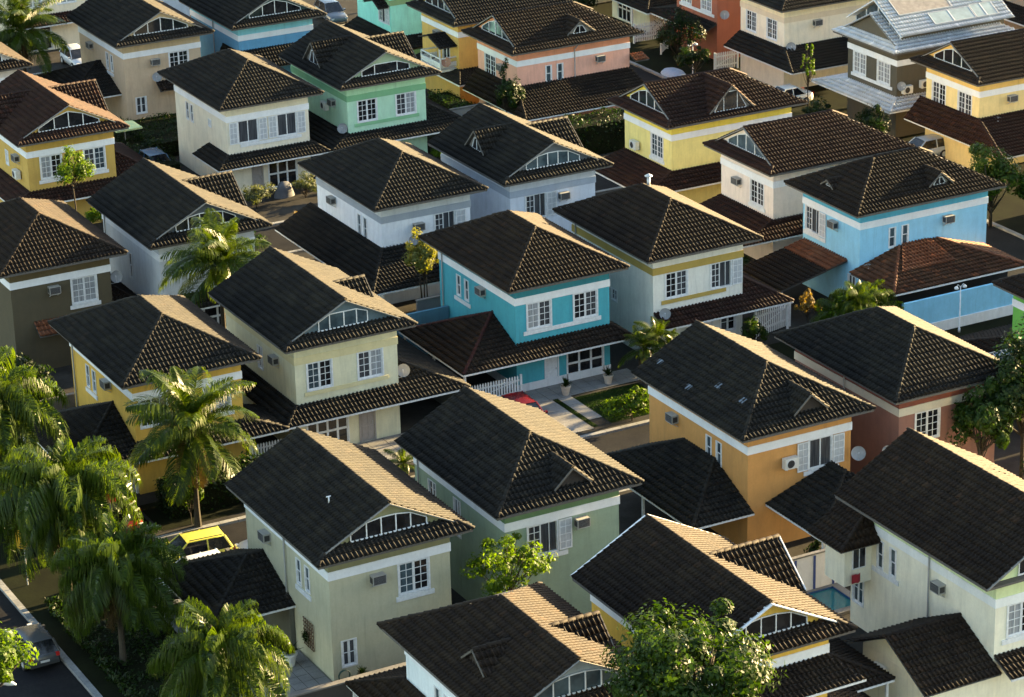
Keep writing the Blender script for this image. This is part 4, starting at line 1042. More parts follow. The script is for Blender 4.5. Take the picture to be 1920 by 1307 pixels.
def frond_mesh(kind, a0, droop, seed):
    k = ('frond', kind, seed)
    if k in CACHE: return CACHE[k]
    rng = np.random.default_rng(seed); n = 104 if kind == 'queen' else 84
    ts = np.linspace(0, 1, 40); ang = R(a0)-R(droop)*ts**1.35
    st = 1/39.; yy = np.concatenate([[0], np.cumsum(np.cos(ang[:-1])*st)]); zz = np.concatenate([[0], np.cumsum(np.sin(ang[:-1])*st)])
    V, F, T = [], [], []
    def add(pts, tint):
        i = len(V); V.extend(pts); F.append((i,i+1,i+2,i+3)); T.append(tint)
    for i in range(0, 38, 3):          # rachis
        j = min(i+3, 39); w0, w1 = .012*(1-ts[i])+.003, .012*(1-ts[j])+.003
        add([(-w0,yy[i],zz[i]), (w0,yy[i],zz[i]), (w1,yy[j],zz[j]), (-w1,yy[j],zz[j])], .95)
    for side in (-1, 1):
        for q in range(n):
            t = .10+.90*(q+rng.random()*.7)/n; y = np.interp(t, ts, yy); z = np.interp(t, ts, zz); a = np.interp(t, ts, ang)
            L = (.34 if kind == 'queen' else .30)*math.sin(math.pi*min(.97, .16+.80*t))**.7*(.85+.3*rng.random())
            fwd = np.array([0, math.cos(a), math.sin(a)]); sd_ = np.array([side, 0, 0]); dn = np.array([0,0,-1.])
            upv = np.array([0,-math.sin(a),math.cos(a)])
            lift = rng.normal(.1,.45) if kind == 'queen' else rng.normal(.18,.12)
            d1 = sd_*.75+fwd*.55+upv*lift; d1 /= np.linalg.norm(d1)
            g = .75 if kind == 'queen' else .42
            d2 = d1*(1-g)+dn*g; d2 /= np.linalg.norm(d2); d3 = d2*.45+dn*.75; d3 /= np.linalg.norm(d3)
            w = .0072 if kind == 'queen' else .0078
            wv = np.cross(d1, upv); wv /= np.linalg.norm(wv)+1e-6; wv = wv*.8+fwd*.4
            p0 = np.array([0,y,z]); p1 = p0+d1*L*.36; p2 = p1+d2*L*.36; p3 = p2+d3*L*.30; tn = rng.random()*.7
            add([p0-wv*w*.5, p0+wv*w*.5, p1+wv*w, p1-wv*w], tn); add([p1-wv*w, p1+wv*w, p2+wv*w*.8, p2-wv*w*.8], tn); add([p2-wv*w*.8, p2+wv*w*.8, p3+wv*w*.1, p3-wv*w*.1], tn)
    CACHE[k] = npmesh('frond', V, F, LG['queen' if kind == 'queen' else 'palm'], T); return CACHE[k]
def palm(label, x, y, zc, L, kind, n=20, seed=0, lean=(0,0), name='palm_tree', trunk=.14):
    rr = random.Random(seed+50); t = thing(name, label, 'palm tree', (x,y,GZ-.05), 0, 'palm trees'); h = zc-GZ+.05
    top = Vector((0,0,h))
    pts = [(-lean[0]*(1-s), -lean[1]*(1-s), h*s-.02) for s in (0,.2,.45,.7,.9,1)]
    m = MB().tube(pts, [trunk*1.5,trunk*1.1,trunk,trunk*.95,trunk*.9,trunk*1.1], 9)
    for s in np.linspace(.1,.98,22): m.lathe([(trunk*1.02,-.02),(trunk*1.1,0),(trunk*1.02,.02)], (-lean[0]*(1-s),-lean[1]*(1-s),h*s), 9)
    m.build('trunk', PALMBARK, t)
    prof = [(82,105),(64,122),(48,125),(28,112),(8,92),(-14,70)] if kind == 'queen' else [(84,60),(68,75),(52,85),(34,85),(14,78),(-12,58)]
    for i in range(n):
        f = i/(n-1); v = min(5, int(f*5.99)); a0, dr = prof[v]
        me = frond_mesh(kind, a0, dr, v*10+(1 if kind == 'queen' else 2))
        s = L*rr.uniform(.85,1.12)*(.82 if v == 0 else 1)
        M = Matrix.Translation(top) @ Matrix.Rotation(i*2.39996+rr.uniform(-.25,.25), 4, 'Z') @ Matrix.Rotation(R(rr.uniform(-9,9)), 4, 'X') @ Matrix.Rotation(R(rr.uniform(-16,16)), 4, 'Y') @ Matrix.Scale(s, 4)
        ob('frond', me, t, M)
    for i in range(4 if L > 3 else 2):     # dead fronds hanging against the trunk
        k = ('dead', kind)
        if k not in CACHE: CACHE[k] = frond_mesh(kind, -48, 36, 77 if kind == 'queen' else 78).copy(); CACHE[k].materials.clear(); CACHE[k].materials.append(LG['dead'])
        ob('dead_frond', CACHE[k], t, Matrix.Translation(top-Vector((0,0,.15))) @ Matrix.Rotation(i*1.7+rr.uniform(-.4,.4)+seed, 4, 'Z') @ Matrix.Rotation(R(rr.uniform(-20,12)), 4, 'X') @ Matrix.Scale(L*rr.uniform(.5,.72), 4))
    if kind == 'coco':
        c = MB()
        for i in range(7):
            a = i*.9; c.lathe([(.0,-.13),(.08,-.09),(.11,0),(.08,.09),(0,.13)], (.22*math.cos(a),.22*math.sin(a),h-.22-.05*(i%3)), 8)
        c.build('coconuts', plain('coconut', (.12,.10,.03), .6), t, True)
palm('bushy queen palm with arching fronds beside yellow sign, left', 39.2, 121.5, 5.3, 4.4, 'queen', 42, 1)
palm('large drooping queen palm left of patio carport, bottom left', 38.9, 113.5, 4.6, 3.7, 'queen', 42, 2)
palm('coconut palm standing before mustard yellow house', 47.8, 126.0, 5.2, 4.2, 'coco', 26, 3)
palm('tall coconut palm before grey white house', 57.9, 146.1, 5.9, 4.1, 'coco', 30, 4)
palm('queen palm at bottom edge before patio', 39.7, 103.0, 4.7, 3.8, 'queen', 40, 5)
palm('queen palm cut by left edge beside mustard house', 39.3, 131.6, 6.2, 4.6, 'queen', 36, 6)
palm('coconut palm in top left corner', 65.7, 203.0, 6.0, 4.4, 'coco', 28, 7)
palm('small cycad-like palm between beige and sage houses', 59.6, 126.0, .5, 1.3, 'coco', 16, 8, trunk=.07)
for i, (x, y, z, s) in enumerate(((77.3,130.7,1.9,1.7),(78.3,131.0,2.2,1.9),(78.9,130.4,1.6,1.6))):
    palm(['leftmost low yellow-green palm right of teal porch', 'middle low yellow-green palm right of teal porch', 'rightmost low yellow-green palm right of teal porch'][i], x, y, z, s, 'coco', 14, 20+i, trunk=.06)
for i, (x, y, z, s) in enumerate(((89.3,128.9,2.2,2.0),(90.5,128.6,2.7,2.2),(92.0,129.3,2.4,1.9))):
    palm(['leftmost areca palm before sky blue garden wall', 'middle areca palm before sky blue garden wall', 'rightmost areca palm before sky blue garden wall'][i], x, y, z, s, 'queen', 18, 30+i, trunk=.07)
tree('leafy_tree', 'bright green tree between olive and sage houses', 54.9, 105.2, 4.2, (2.5,2.3,2.1), 4600, .19, 'bright', 60, .08, 1, spread=.19)
tree('leafy_tree', 'large dense dark green tree at bottom edge before yellow house', 52.6, 85.0, 8.7, (3.9,3.8,3.2), 19000, .24, 'mid', 110, .22, 2, spread=.22)
tree('leafy_tree', 'sunlit leafy tree at bottom left over the road', 28.9, 103.2, 7.6, (2.3,2.3,2.9), 7000, .24, 'bright', 70, .2, 3, spread=.24)
tree('leafy_tree', 'green tree before window of brick pink house', 83.0, 106.8, 4.6, (1.8,1.8,2.9), 8500, .24, 'mid', 44, .12, 4)
tree('leafy_tree', 'dark tree at right edge behind brick pink house', 86.0, 107.2, 5.6, (2.5,2.5,3.6), 11000, .25, 'dark', 50, .14, 5)
tree('leafy_tree', 'dark low tree right of brick pink house, right edge', 86.6, 103.4, 3.2, (3.0,2.4,2.6), 7000, .25, 'dark', 50, .14, 55)
tree('small_tree', 'small bright tree before ochre house windows', 58.5, 172.7, 4.6, (1.45,1.4,1.9), 3200, .19, 'bright', 34, .07, 6)
tree('climbing_shrub', 'dark climbing shrub at corner of salmon house', 92.8, 175.7, 3.4, (1.25,1.1,3.0), 3600, .20, 'dark', 34, .06, 7, cat='shrub')
tree('shrub_tree', 'pale yellow bottlebrush-leaved tree with thin trunks beside teal house', 70.8, 145.5, 4.3, (1.35,1.3,1.9), 6500, .21, 'pale', 40, .06, 8, spread=.25, trunks=4)
tree('shrub', 'broad light green bush around areca palms by blue wall', 90.7, 128.7, 2.2, (2.9,1.4,1.6), 7500, .2, 'bright', 44, .04, 33, cat='bush')
tree('shrub', 'rusty yellow croton shrub beside white picket fence', 88.6, 130.9, 2.2, (.8,.8,1.3), 1500, .22, 'rust', 22, .04, 9, cat='shrub')
tree('shrub', 'feathery yellow-green shrub at edge of teal front lawn', 73.9, 126.3, .9, (1.9,1.2,1.1), 3800, .17, 'bright', 40, .04, 10, cat='shrub')
tree('round_bush', 'left round silvery bush before cream porch', 71.1, 171.9, .75, (1.3,1.3,1.1), 3600, .12, 'grey', 40, .04, 11, cat='bush')
tree('round_bush', 'right round silvery bush before cream porch', 74.9, 172.2, .75, (1.1,1.1,1.1), 3200, .12, 'grey', 36, .04, 12, cat='bush')
tree('slender_tree', 'slender bright sapling beside white painted porch roof', 114.6, 169.6, 3.6, (.8,.7,2.4), 800, .22, 'bright', 26, .05, 13, spread=.13)
tree('leafy_tree', 'dark leafy tree behind sky blue house, right edge', 110.6, 142.2, 3.0, (2.6,2.6,3.0), 6500, .25, 'mid', 50, .14, 14)
tree('leafy_tree', 'second leafy tree farther right behind sky blue house', 113.2, 140.0, 2.6, (2.0,2.2,2.5), 4500, .25, 'mid', 40, .14, 44)
tree('round_bush', 'round dark bush by white lamp post, top', 112.6, 182.2, 1.6, (1.5,1.5,1.5), 3600, .19, 'dark', 36, .06, 15, cat='bush')
tree('shrub', 'dark flowering shrub before terracotta house', 113.6, 186.5, 2.6, (1.8,2.0,2.6), 5000, .20, 'dark', 44, .08, 16, cat='shrub', flowers='red')
hedge('hedge', 'tall dark hedge under brown low roof of salmon house', 94.0, 102.5, 169.6, 172.6, 2.2, 7000, .18, 'dark', 1)
hedge('hedge', 'dark hedge beside driveway left of cream house', 65.6, 69.4, 181.0, 190.5, 1.0, 5000, .18, 'dark', 2)
hedge('hedge', 'dark garden hedge between tan and cream houses', 69.0, 76.5, 186.0, 192.8, 1.1, 8000, .19, 'dark', 9)
hedge('hedge', 'dark hedge along street at top left', 63.0, 69.5, 204.2, 206.2, 1.6, 4500, .2, 'dark', 10)
hedge('hedge', 'dark planting below front wall of mustard house', 46.9, 53.2, 127.4, 129.4, 1.5, 6000, .18, 'dark', 11)
hedge('hedge', 'narrow green hedge behind mint house carport', 91.2, 93.0, 180.5, 185.8, 1.4, 2600, .17, 'mid', 3)
hedge('hedge', 'dark hedge between mustard and dark brown houses', 40.0, 46.4, 142.0, 148.5, 2.2, 8000, .20, 'dark', 4)
tree('leafy_tree', 'dark tree left of mustard house wall', 43.6, 143.4, 3.0, (2.6,2.4,2.2), 6500, .22, 'dark', 46, .1, 17)
tree('flower_bush', 'bush with orange and pink flowers below beige porch', 54.9, 130.2, .7, (.9,.8,.8), 1500, .14, 'mid', 20, .03, 18, cat='bush', flowers='flower')
tree('shrub', 'sunlit shrub at foot of ochre house', 60.2, 171.8, 1.4, (1.5,1.1,1.0), 2600, .19, 'bright', 30, .04, 19, cat='shrub')
tree('shrub', 'small shrub between pale grey and mint houses', 86.0, 173.0, 1.1, (1.0,.9,1.0), 1600, .19, 'bright', 20, .04, 21, cat='shrub')
tree('shrub', 'dark shrub left of white picket fence', 85.6, 132.0, .9, (.95,.9,1.3), 2200, .17, 'mid', 26, .05, 22, cat='shrub')
tree('shrub', 'dark garden tree under white painted porch roof', 114.2, 160.6, 1.5, (1.3,2.2,1.7), 4000, .19, 'dark', 36, .06, 23, cat='shrub')
tree('shrub', 'dark shrub between white-roofed and cream houses', 113.6, 166.8, 1.0, (1.2,1.8,1.2), 2600, .19, 'dark', 30, .05, 24, cat='shrub')
tree('vine_shrub', 'vine climbing around base of coconut palm trunk', 47.6, 126.4, 1.8, (.8,.7,2.0), 2200, .15, 'bright', 26, .03, 25, cat='vine')
hedge('hedge', 'dark garden planting below queen palms, bottom left', 37.8, 41.9, 101.0, 121.0, .15, 12000, .20, 'dark', 6)
hedge('hedge', 'dark garden planting between street and mustard carport', 38.6, 44.5, 127.2, 130.6, .9, 5000, .20, 'dark', 7)
tree('shrub', 'dark leafy shrub in terrace beside orange house', 72.2, 105.0, 1.0, (.9,.9,1.1), 1800, .22, 'dark', 20, .04, 26, cat='shrub')
tree('shrub', 'dark shrubbery below off-white house porch', 90.2, 146.5, .9, (1.2,3.0,1.1), 2500, .2, 'dark', 30, .04, 27, cat='shrub')
for i_, (x_, y_, z_, r_) in enumerate(((128.5,170.0,4.0,3.4),(134.0,163.0,4.5,3.6),(128.0,192.0,4.0,3.2),(112.9,200.5,2.4,1.8),(106.5,216.0,3.2,3.0),(90.5,209.5,2.2,1.8))):
    tree('leafy_tree', ['dark tree behind white painted roof', 'dark tree at top right corner beyond yellow house', 'dark tree behind terracotta house', 'dark tree by shaded gate, top edge', 'dark tree at top edge beyond salmon house', 'dark tree at top edge beside dark van'][i_], x_, y_, z_, (r_,r_,r_*.95), 5000, .3, 'dark', 44, .14, 70+i_)
for i_, (x_, y_, z_, r_) in enumerate(((66.8,163.0,.8,1.2),(76.8,170.6,.5,1.0),(68.3,170.8,.5,1.2),(63.6,147.2,1.0,1.4),(64.5,172.5,1.0,1.6),(88.3,170.4,.9,1.6),(104.0,171.0,1.0,1.5),(87.2,140.2,1.0,1.6),(90.9,141.5,.8,1.3),(54.2,127.0,.3,.9),(64.8,127.0,.3,.8),(43.8,140.2,1.6,1.6))):
    tree('shrub', ['dark shrub beside low roof of white house', 'low shrub on verge before cream porch', 'low shrub at left end of cream house garden', 'shrub between grey white house and white house', 'shrub between ochre and cream houses', 'shrub under mint carport edge', 'shrub at street corner beyond salmon wing', 'shrub behind ochre banded house', 'shrub below lean-to of sky blue house', 'low shrub on verge before beige house, left', 'low shrub on verge before beige house, right', 'dark shrub behind mustard carport'][i_], x_, y_, z_, (r_,r_,r_*.8), 1900, .17, ('dark','mid')[i_ % 2], 24, .04, 90+i_, cat='shrub')
# lawn of the teal house, driveway, patios
def blades(name, label, x0, x1, y0, y1, z, n, seed=0):
    rng = np.random.default_rng(seed); P = np.stack([rng.uniform(x0,x1,n), rng.uniform(y0,y1,n), np.full(n,z)],1); a = rng.uniform(0,6.28,n)
    h = rng.uniform(.03,.07,n); w = .012; dx = np.stack([np.cos(a)*w, np.sin(a)*w, 0*a],1); tp = P+np.stack([rng.normal(0,.02,n), rng.normal(0,.02,n), h],1)
    V = np.stack([P-dx, P+dx, tp],1).reshape(-1,3); F = np.arange(3*n).reshape(n,3)
    ob(name, npmesh(name, V, F, LG['dark'], rng.random(n)*.8), None, kind='stuff', label=label, category='grass')
PALEC = ground_mat('pale_concrete', (.17,.165,.155), (.24,.235,.225), .9)
def pave(name, x0, x1, y0, y1, z, mat, nx, ny, th=.1):
    root = MB(); root.box(x0, x1, y0, y1, z-th, z-.012); r = root.build(name, SOIL, None, kind='structure')
    k = ('slab', mat.name, round((x1-x0)/nx,3), round((y1-y0)/ny,3))
    if k not in CACHE:
        m = MB(); m.box(.012, (x1-x0)/nx-.012, .012, (y1-y0)/ny-.012, -.03, 0); CACHE[k] = m.mesh('paving_slab', mat)
    for i in range(nx):
        for j in range(ny):
            ob('paving_slab', CACHE[k], r, Matrix.Translation((x0+(x1-x0)*i/nx, y0+(y1-y0)*j/ny, z+random.Random(i*31+j).uniform(-.004,.004))))
sheet('lawn', 72.75, 77.0, 126.6, 130.9, GZ-.006, LAWN); blades('grass', 'short green grass on teal house front lawn', 72.75, 77.0, 126.6, 130.9, GZ-.006, 16000, 1)
sheet('lawn', 71.6, 71.9, 126.6, 131.2, GZ-.006, LAWN); blades('grass', 'grass strip between driveway slabs of teal house', 71.58, 71.88, 126.6, 131.2, GZ-.006, 1800, 2)
pave('driveway', 70.0, 71.55, 126.4, 131.2, GZ+.01, PALEC, 1, 3); pave('driveway', 71.9, 72.75, 127.6, 131.2, GZ+.01, PALEC, 1, 3)
pave('porch_floor', 69.9, 77.6, 131.2, 133.15, GZ+.02, PALEC, 10, 3)
pave('patio', 42.2, 46.4, 104.2, 110.4, 0.0, PALEC, 7, 10, .25); pave('patio', 46.45, 52.8, 104.2, 106.5, 0.0, PALEC, 10, 4, .25)
pave('porch_floor', 55.8, 66.0, 127.6, 131.4, GZ+.02, PALEC, 10, 4)
# ------------------------------------------------------------------ walls, fences
def lowwall(name, label, x0, x1, y0, y1, z1, col, cap=True, stripes=None):
    t = thing(name, label, 'wall', ((x0+x1)/2,(y0+y1)/2,GZ)); X, Y = (x0+x1)/2, (y0+y1)/2
    m = MB(); m.box(x0-X, x1-X, y0-Y, y1-Y, -.1, z1-GZ); m.build('wall_body', stucco(col), t)
    if cap: m = MB(); m.box(x0-X-.04, x1-X+.04, y0-Y-.04, y1-Y+.04, z1-GZ+.001, z1-GZ+.08); m.build('coping', CONCRETE, t)
    if stripes:
        for s in stripes: m = MB(); m.box(s-X, s-X+.12, y0-Y-.03, y0-Y-.003, 0, z1-GZ-.05); m.build('stripe', plain('blue_paint', (.03,.06,.22), .5), t)
    return t
lowwall('garden_wall', 'white garden wall with blue stripes behind pool', 66.5, 72.4, 103.35, 103.5, 1.75, (.70,.70,.70), True, (67.2,68.3,69.4,70.5,71.6))
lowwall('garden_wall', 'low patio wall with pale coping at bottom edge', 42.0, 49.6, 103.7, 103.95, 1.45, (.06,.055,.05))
lowwall('garden_wall', 'long sky blue garden wall with white foot below tiled wing', 93.8, 103.6, 128.5, 128.7, 2.0, C_(120,190,222), False)
t = lowwall('wall_foot', 'white painted foot of long sky blue garden wall', 93.7, 103.7, 128.4, 128.496, .42, (.74,.75,.76), False)
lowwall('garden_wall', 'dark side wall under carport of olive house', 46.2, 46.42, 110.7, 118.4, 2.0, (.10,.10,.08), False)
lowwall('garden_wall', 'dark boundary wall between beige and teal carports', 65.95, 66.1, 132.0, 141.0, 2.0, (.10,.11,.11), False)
lowwall('garden_wall', 'blue side wall at back of teal carport', 66.5, 70.3, 141.4, 141.6, 2.5, C_(70,120,140), False)
lowwall('garden_wall', 'grey boundary wall behind mustard yellow house', 42.0, 53.5, 141.9, 142.1, 1.7, (.16,.155,.15), True)
lowwall('garden_wall', 'grey rear wall between white house and pale grey house', 70.0, 86.0, 145.0, 145.2, 1.7, (.18,.18,.18), True)
lowwall('garden_wall', 'brown boundary wall between yellow and cool white houses', 53.6, 53.8, 89.0, 104.0, 1.8, (.13,.11,.09), True)
lowwall('garden_wall', 'concrete parapet behind mint house carport', 90.0, 93.4, 179.6, 179.8, 1.7, (.34,.33,.32), True)
def picket(label, x0, y0, x1, y1, hgt=1.35, step=.17):
    t = thing('picket_fence', label, 'fence', (x0,y0,GZ), math.atan2(y1-y0,x1-x0), 'white picket fences and gates'); L = math.hypot(x1-x0,y1-y0)
    if 'picket' not in CACHE:
        m = MB(); m.box(-.05,.05,-.012,.012,.05,1.0); n = len(m.v); m.v += [(0,-.012,1.07),(0,.012,1.07)]
        m.f += [(4,5,n),(7,n+1,6),(4,n,n+1,7),(5,6,n+1,n)]; CACHE['picket'] = m.mesh('picket', WHITE)
    for i in range(int(L/step)): ob('picket', CACHE['picket'], t, Matrix.Translation((.08+i*step,0,0)) @ Matrix.Scale(hgt,4,(0,0,1)))
    m = MB(); m.box(0,L,.013,.05,.25*hgt,.33*hgt); m.box(0,L,.013,.05,.78*hgt,.86*hgt); m.beam((.1,.03,.3*hgt),(L-.1,.03,.82*hgt), .06,.03); m.build('rail', WHITE, t)
    for x in (-.06, L+.06): m = MB(); m.box(x-.06,x+.06,-.06,.06,-.1,hgt+.12); m.build('post', WHITE, t)
picket('white picket gate under carport of teal house', 66.4, 132.5, 70.2, 132.5, 1.3)
picket('white picket fence right of ochre banded house', 86.5, 133.2, 89.3, 133.9, 1.6)
picket('white picket gate under carport of mustard house', 43.0, 131.6, 46.6, 131.6, 1.4)
picket('white picket gate in shade before top street', 114.2, 194.1, 117.0, 194.1, 1.5)
picket('open white picket gate leaf beside dark flowering shrub', 114.3, 190.1, 115.6, 191.3, 1.5)
picket('short white picket fence below beige porch', 53.2, 131.5, 55.6, 131.5, 1.2)
picket('white picket fence between terracotta and cream houses', 115.2, 183.4, 117.2, 183.4, 1.4)
# ------------------------------------------------------------------ pool
WATER, wnt, wb = newmat('pool_water')
wb.inputs['Base Color'].default_value = (.015,.11,.13,1); wb.inputs['Roughness'].default_value = .06
wp = N(wnt, 'ShaderNodeNewGeometry').outputs['Position']; bump(wnt, wb, noise(wnt, wp, 3.5, 3), .12, .05)
pl = thing('swimming_pool', 'small blue swimming pool beside pale green house', 'pool', (69.4,102.15,GZ))
m = MB(); m.quad((-2.2,-1.2,.02),(2.1,-1.2,.02),(2.1,1.0,.02),(-2.2,1.0,.02)); m.build('water', WATER, pl)
m = MB()
for a in ((-2.6,2.5,-1.6,-1.2),(-2.6,2.5,1.0,1.25),(-2.6,-2.2,-1.2,1.0),(2.1,2.5,-1.2,1.0)): m.box(*a,-.3,.12)
m.build('coping', CONCRETE, pl)
m = MB(); 
for a in ((-2.2,2.1,-1.2,-1.17),(-2.2,2.1,.97,1.0),(-2.2,-2.17,-1.17,.97),(2.07,2.1,-1.17,.97)): m.box(*a,-.25,.1)
m.build('tile_edge', plain('pool_tile', (.03,.08,.2), .2), pl)
# ------------------------------------------------------------------ cars
def car(label, x, y, rz, col, kind='hatch', z=GZ-.12, taxi=False):
    t = thing('parked_car', label, 'car', (x,y,z), rz, 'parked cars')      # local +X is the nose
    paint = plain('car_paint', col, .22, .6, var=.04)
    L = {'hatch': 3.9, 'suv': 4.3, 'sedan': 4.4}[kind]; hw = .84; a = L/2
    top = {'hatch': 1.45, 'suv': 1.62, 'sedan': 1.42}[kind]
    belt = .88 if kind != 'suv' else .98
    st = [(-a,.62,.40,.80), (-a+.06,.76,.28,belt-.04), (-a+.35,.83,.24,belt), (-.4,hw,.22,belt), (.55,hw,.22,belt-.01), (1.0,hw-.01,.22,belt-.06), (a-.35,.80,.24,belt-.16), (a-.06,.72,.28,belt-.26), (a,.55,.42,.56)]
    if kind == 'sedan': st[2] = (-a+.35,.83,.24,belt-.02)
    V, F = [], []
    for sx, w, z0, z1 in st:
        zm = z0+(z1-z0)*.55
        V += [(sx,-w*.9,z0),(sx,-w,zm*.8+z0*.2),(sx,-w,zm),(sx,-w*.96,z1-.05),(sx,-w*.86,z1),(sx,0,z1+.025),(sx,w*.86,z1),(sx,w*.96,z1-.05),(sx,w,zm),(sx,w,zm*.8+z0*.2),(sx,w*.9,z0)]
    K = 11
    for i in range(len(st)-1):
        for k in range(K-1): F.append((i*K+k, i*K+k+1, (i+1)*K+k+1, (i+1)*K+k))
        F.append((i*K+K-1, i*K, (i+1)*K, (i+1)*K+K-1))
    F.append(tuple(range(K))[::-1]); F.append(tuple((len(st)-1)*K+k for k in range(K)))
    me = bpy.data.meshes.new('body'); me.from_pydata(V, [], F); me.materials.append(paint); me.polygons.foreach_set('use_smooth', [True]*len(F)); me.update(); ob('body', me, t)
    # cabin: dark glass with painted roof and pillars
    rb, rf_, fb_ = (-a+.12, -a+.45, .98) if kind != 'sedan' else (-a+.75, -a+1.35, .98)
    b0, b1 = rb, fb_; t0, t1 = rf_, .22
    wl, wt = hw*.92, hw*.72
    g = [(b0,-wl,belt-.02),(b1,-wl,belt-.04),(b1,wl,belt-.04),(b0,wl,belt-.02),(t0,-wt,top-.04),(t1,-wt,top-.04),(t1,wt,top-.04),(t0,wt,top-.04)]
    m = MB(); m.quad(g[0],g[1],g[5],g[4]); m.quad(g[2],g[3],g[7],g[6]); m.quad(g[1],g[2],g[6],g[5]); m.quad(g[3],g[0],g[4],g[7]); m.build('window_glass', glass('dark'), t)
    m = MB(); N_ = 6
    for i in range(N_+1):
        for j in range(N_+1):
            u, v = i/N_, j/N_; m.v.append((t0-.04+(t1-t0+.08)*u, (-wt-.02+(2*wt+.04)*v), top-.05+.075*(1-(2*u-1)**4*.6)*(1-(2*v-1)**4)))
    for i in range(N_):
        for j in range(N_): q = i*(N_+1)+j; m.f.append((q,q+N_+1,q+N_+2,q+1))
    m.build('car_roof', paint, t, True)
    xm = (t0+t1)/2
    for s in (-1,1):
        for q0, q1, w_ in (((b0,s*wl,belt-.03),(t0,s*wt,top-.03),.09), ((b1,s*wl,belt-.04),(t1,s*wt,top-.03),.06), ((xm-.05,s*(wl+.002),belt-.03),(xm-.05,s*(wt+.004),top-.03),.07)):
            m = MB(); m.beam(q0, q1, w_); m.build('pillar', paint, t)
    if 'wheel' not in CACHE:
        Mx = Matrix.Rotation(R(90),4,'X')
        CACHE['wheel'] = (MB().lathe([(.19,-.09),(.29,-.09),(.31,-.06),(.31,.06),(.29,.09),(.19,.09)], (0,0,0), 20, Mx).mesh('tyre', RUBBER, True), MB().lathe([(0,-.07),(.12,-.085),(.19,-.08),(.19,.08),(.12,.085),(0,.07)], (0,0,0), 14, Mx).mesh('rim', GREYMETAL))
    for sx in (-a+.72, a-.78):
        for s in (-1,1):
            w = ob('wheel', CACHE['wheel'][0], t, Matrix.Translation((sx,s*(hw-.05),.31))); ob('rim', CACHE['wheel'][1], w)
    for s in (-1,1):
        m = MB(); m.box(-a-.005,-a+.12,s*.56,s*.74,.70,.86); m.build('tail_light', plain('red_lens', (.35,.015,.01), .2), t)
        m = MB(); m.box(a-.16,a-.02,s*.48,s*.70,.56,.68); m.build('headlight', plain('clear_lens', (.6,.6,.62), .1), t)
        m = MB(); m.box(.72,.88,s*(hw+.0),s*(hw+.16),belt,belt+.12); m.build('mirror', paint, t)
    m = MB(); m.box(-a-.02,-a+.1,-.70,.70,.36,.50); m.build('bumper', plain('bumper_grey', tuple(v*.6 for v in col), .4), t)
    m = MB(); m.box(a-.1,a+.02,-.62,.62,.34,.48); m.build('bumper', plain('bumper_grey', tuple(v*.6 for v in col), .4), t)
    m = MB(); m.box(-a-.03,-a-.021,-.22,.22,.52,.63); m.build('number_plate', plain('plate', (.45,.45,.45), .5), t)
    if taxi:
        for s in (-1,1): m = MB(); m.box(-a+.4,a-.5,s*(hw+.001),s*(hw+.006),.60,.72); m.build('stripe', plain('navy_stripe', (.012,.018,.08), .4), t)
        for s in (-1,1): m = MB(); m.beam((t0+.1,s*wt*.92,top+.035),(t1-.1,s*wt*.92,top+.035), .035); m.build('roof_rail', DARKMETAL, t)
car('silver hatchback seen from behind on road, bottom left', 35.6, 116.9, R(90), (.05,.053,.056), 'hatch')
car('yellow taxi with dark stripe parked behind palms, bottom left', 45.7, 122.0, R(176), (.58,.54,.09), 'suv', taxi=True)
car('silver car parked right behind the yellow taxi', 50.3, 121.2, R(180), (.42,.44,.46), 'sedan')
car('white car mostly hidden below the yellow taxi', 45.0, 119.8, R(180), (.60,.61,.62), 'hatch')
car('red car on teal house driveway', 68.6, 129.0, R(-92), (.10,.005,.008), 'hatch')
car('dark red car behind palms before mustard house', 44.4, 128.6, R(-90), (.16,.008,.008), 'hatch')
car('silver car in shade beyond tan house, top left', 73.4, 213.2, R(-90), (.44,.46,.48), 'hatch', z=GZ)
car('dark silver van with bright windscreen, top', 96.6, 214.6, R(-95), (.10,.11,.13), 'suv', z=GZ)
car('blue car in driveway left of cream house', 68.3, 183.0, R(-90), (.04,.09,.16), 'hatch', z=GZ)
car('white car between cream and white-roofed houses', 114.6, 172.8, R(180), (.58,.58,.55), 'sedan', z=GZ)
car('pale car under porch near white-roofed house', 115.6, 156.6, R(180), (.40,.45,.50), 'hatch', z=GZ)
# ------------------------------------------------------------------ street furniture and small things
def lamp_post(label, x, y, hgt, z=GZ):
    t = thing('lamp_post', label, 'lamp post', (x,y,z), 0, 'white lamp posts')
    MB().tube([(0,0,0),(0,0,.25),(0,0,.26),(0,0,hgt)], [.07,.07,.045,.035], 10).build('post', WHITE, t, True)
    MB().tube([(-.28,0,hgt+.02),(-.2,0,hgt+.14),(0,0,hgt-.05),(.2,0,hgt+.14),(.28,0,hgt+.02)], .022, 6).build('arm', WHITE, t, True)
    for s in (-1,1): MB().lathe([(0,.12),(.07,.1),(.14,0),(.12,-.06),(0,-.1)], (s*.3,0,hgt-.06), 12).build('lamp_head', WHITE, t, True)
lamp_post('white double lamp post before sky blue garden wall', 97.3, 127.7, 2.9)
lamp_post('white double lamp post beside round bush, top', 113.0, 183.2, 2.6)
t = thing('street_lamp', 'white street lamp arm at bottom left corner', 'street lamp', (28.6,104.6,GZ))
MB().tube([(0,0,0),(0,0,5.6),(.3,-.2,6.05),(1.3,-1.1,6.15)], [.09,.07,.045,.035], 8).build('pole', GREYMETAL, t, True)
m = MB().tube([(1.2,-1.0,6.15),(1.4,-1.2,6.18),(1.75,-1.5,6.17),(1.95,-1.68,6.12)], [.05,.12,.13,.03], 10); m.build('lamp_head', WHITE, t, True)
t = thing('street_sign', 'yellow rectangular road sign on thin pole behind palm fronds', 'sign', (37.9,124.0,GZ), R(-55))
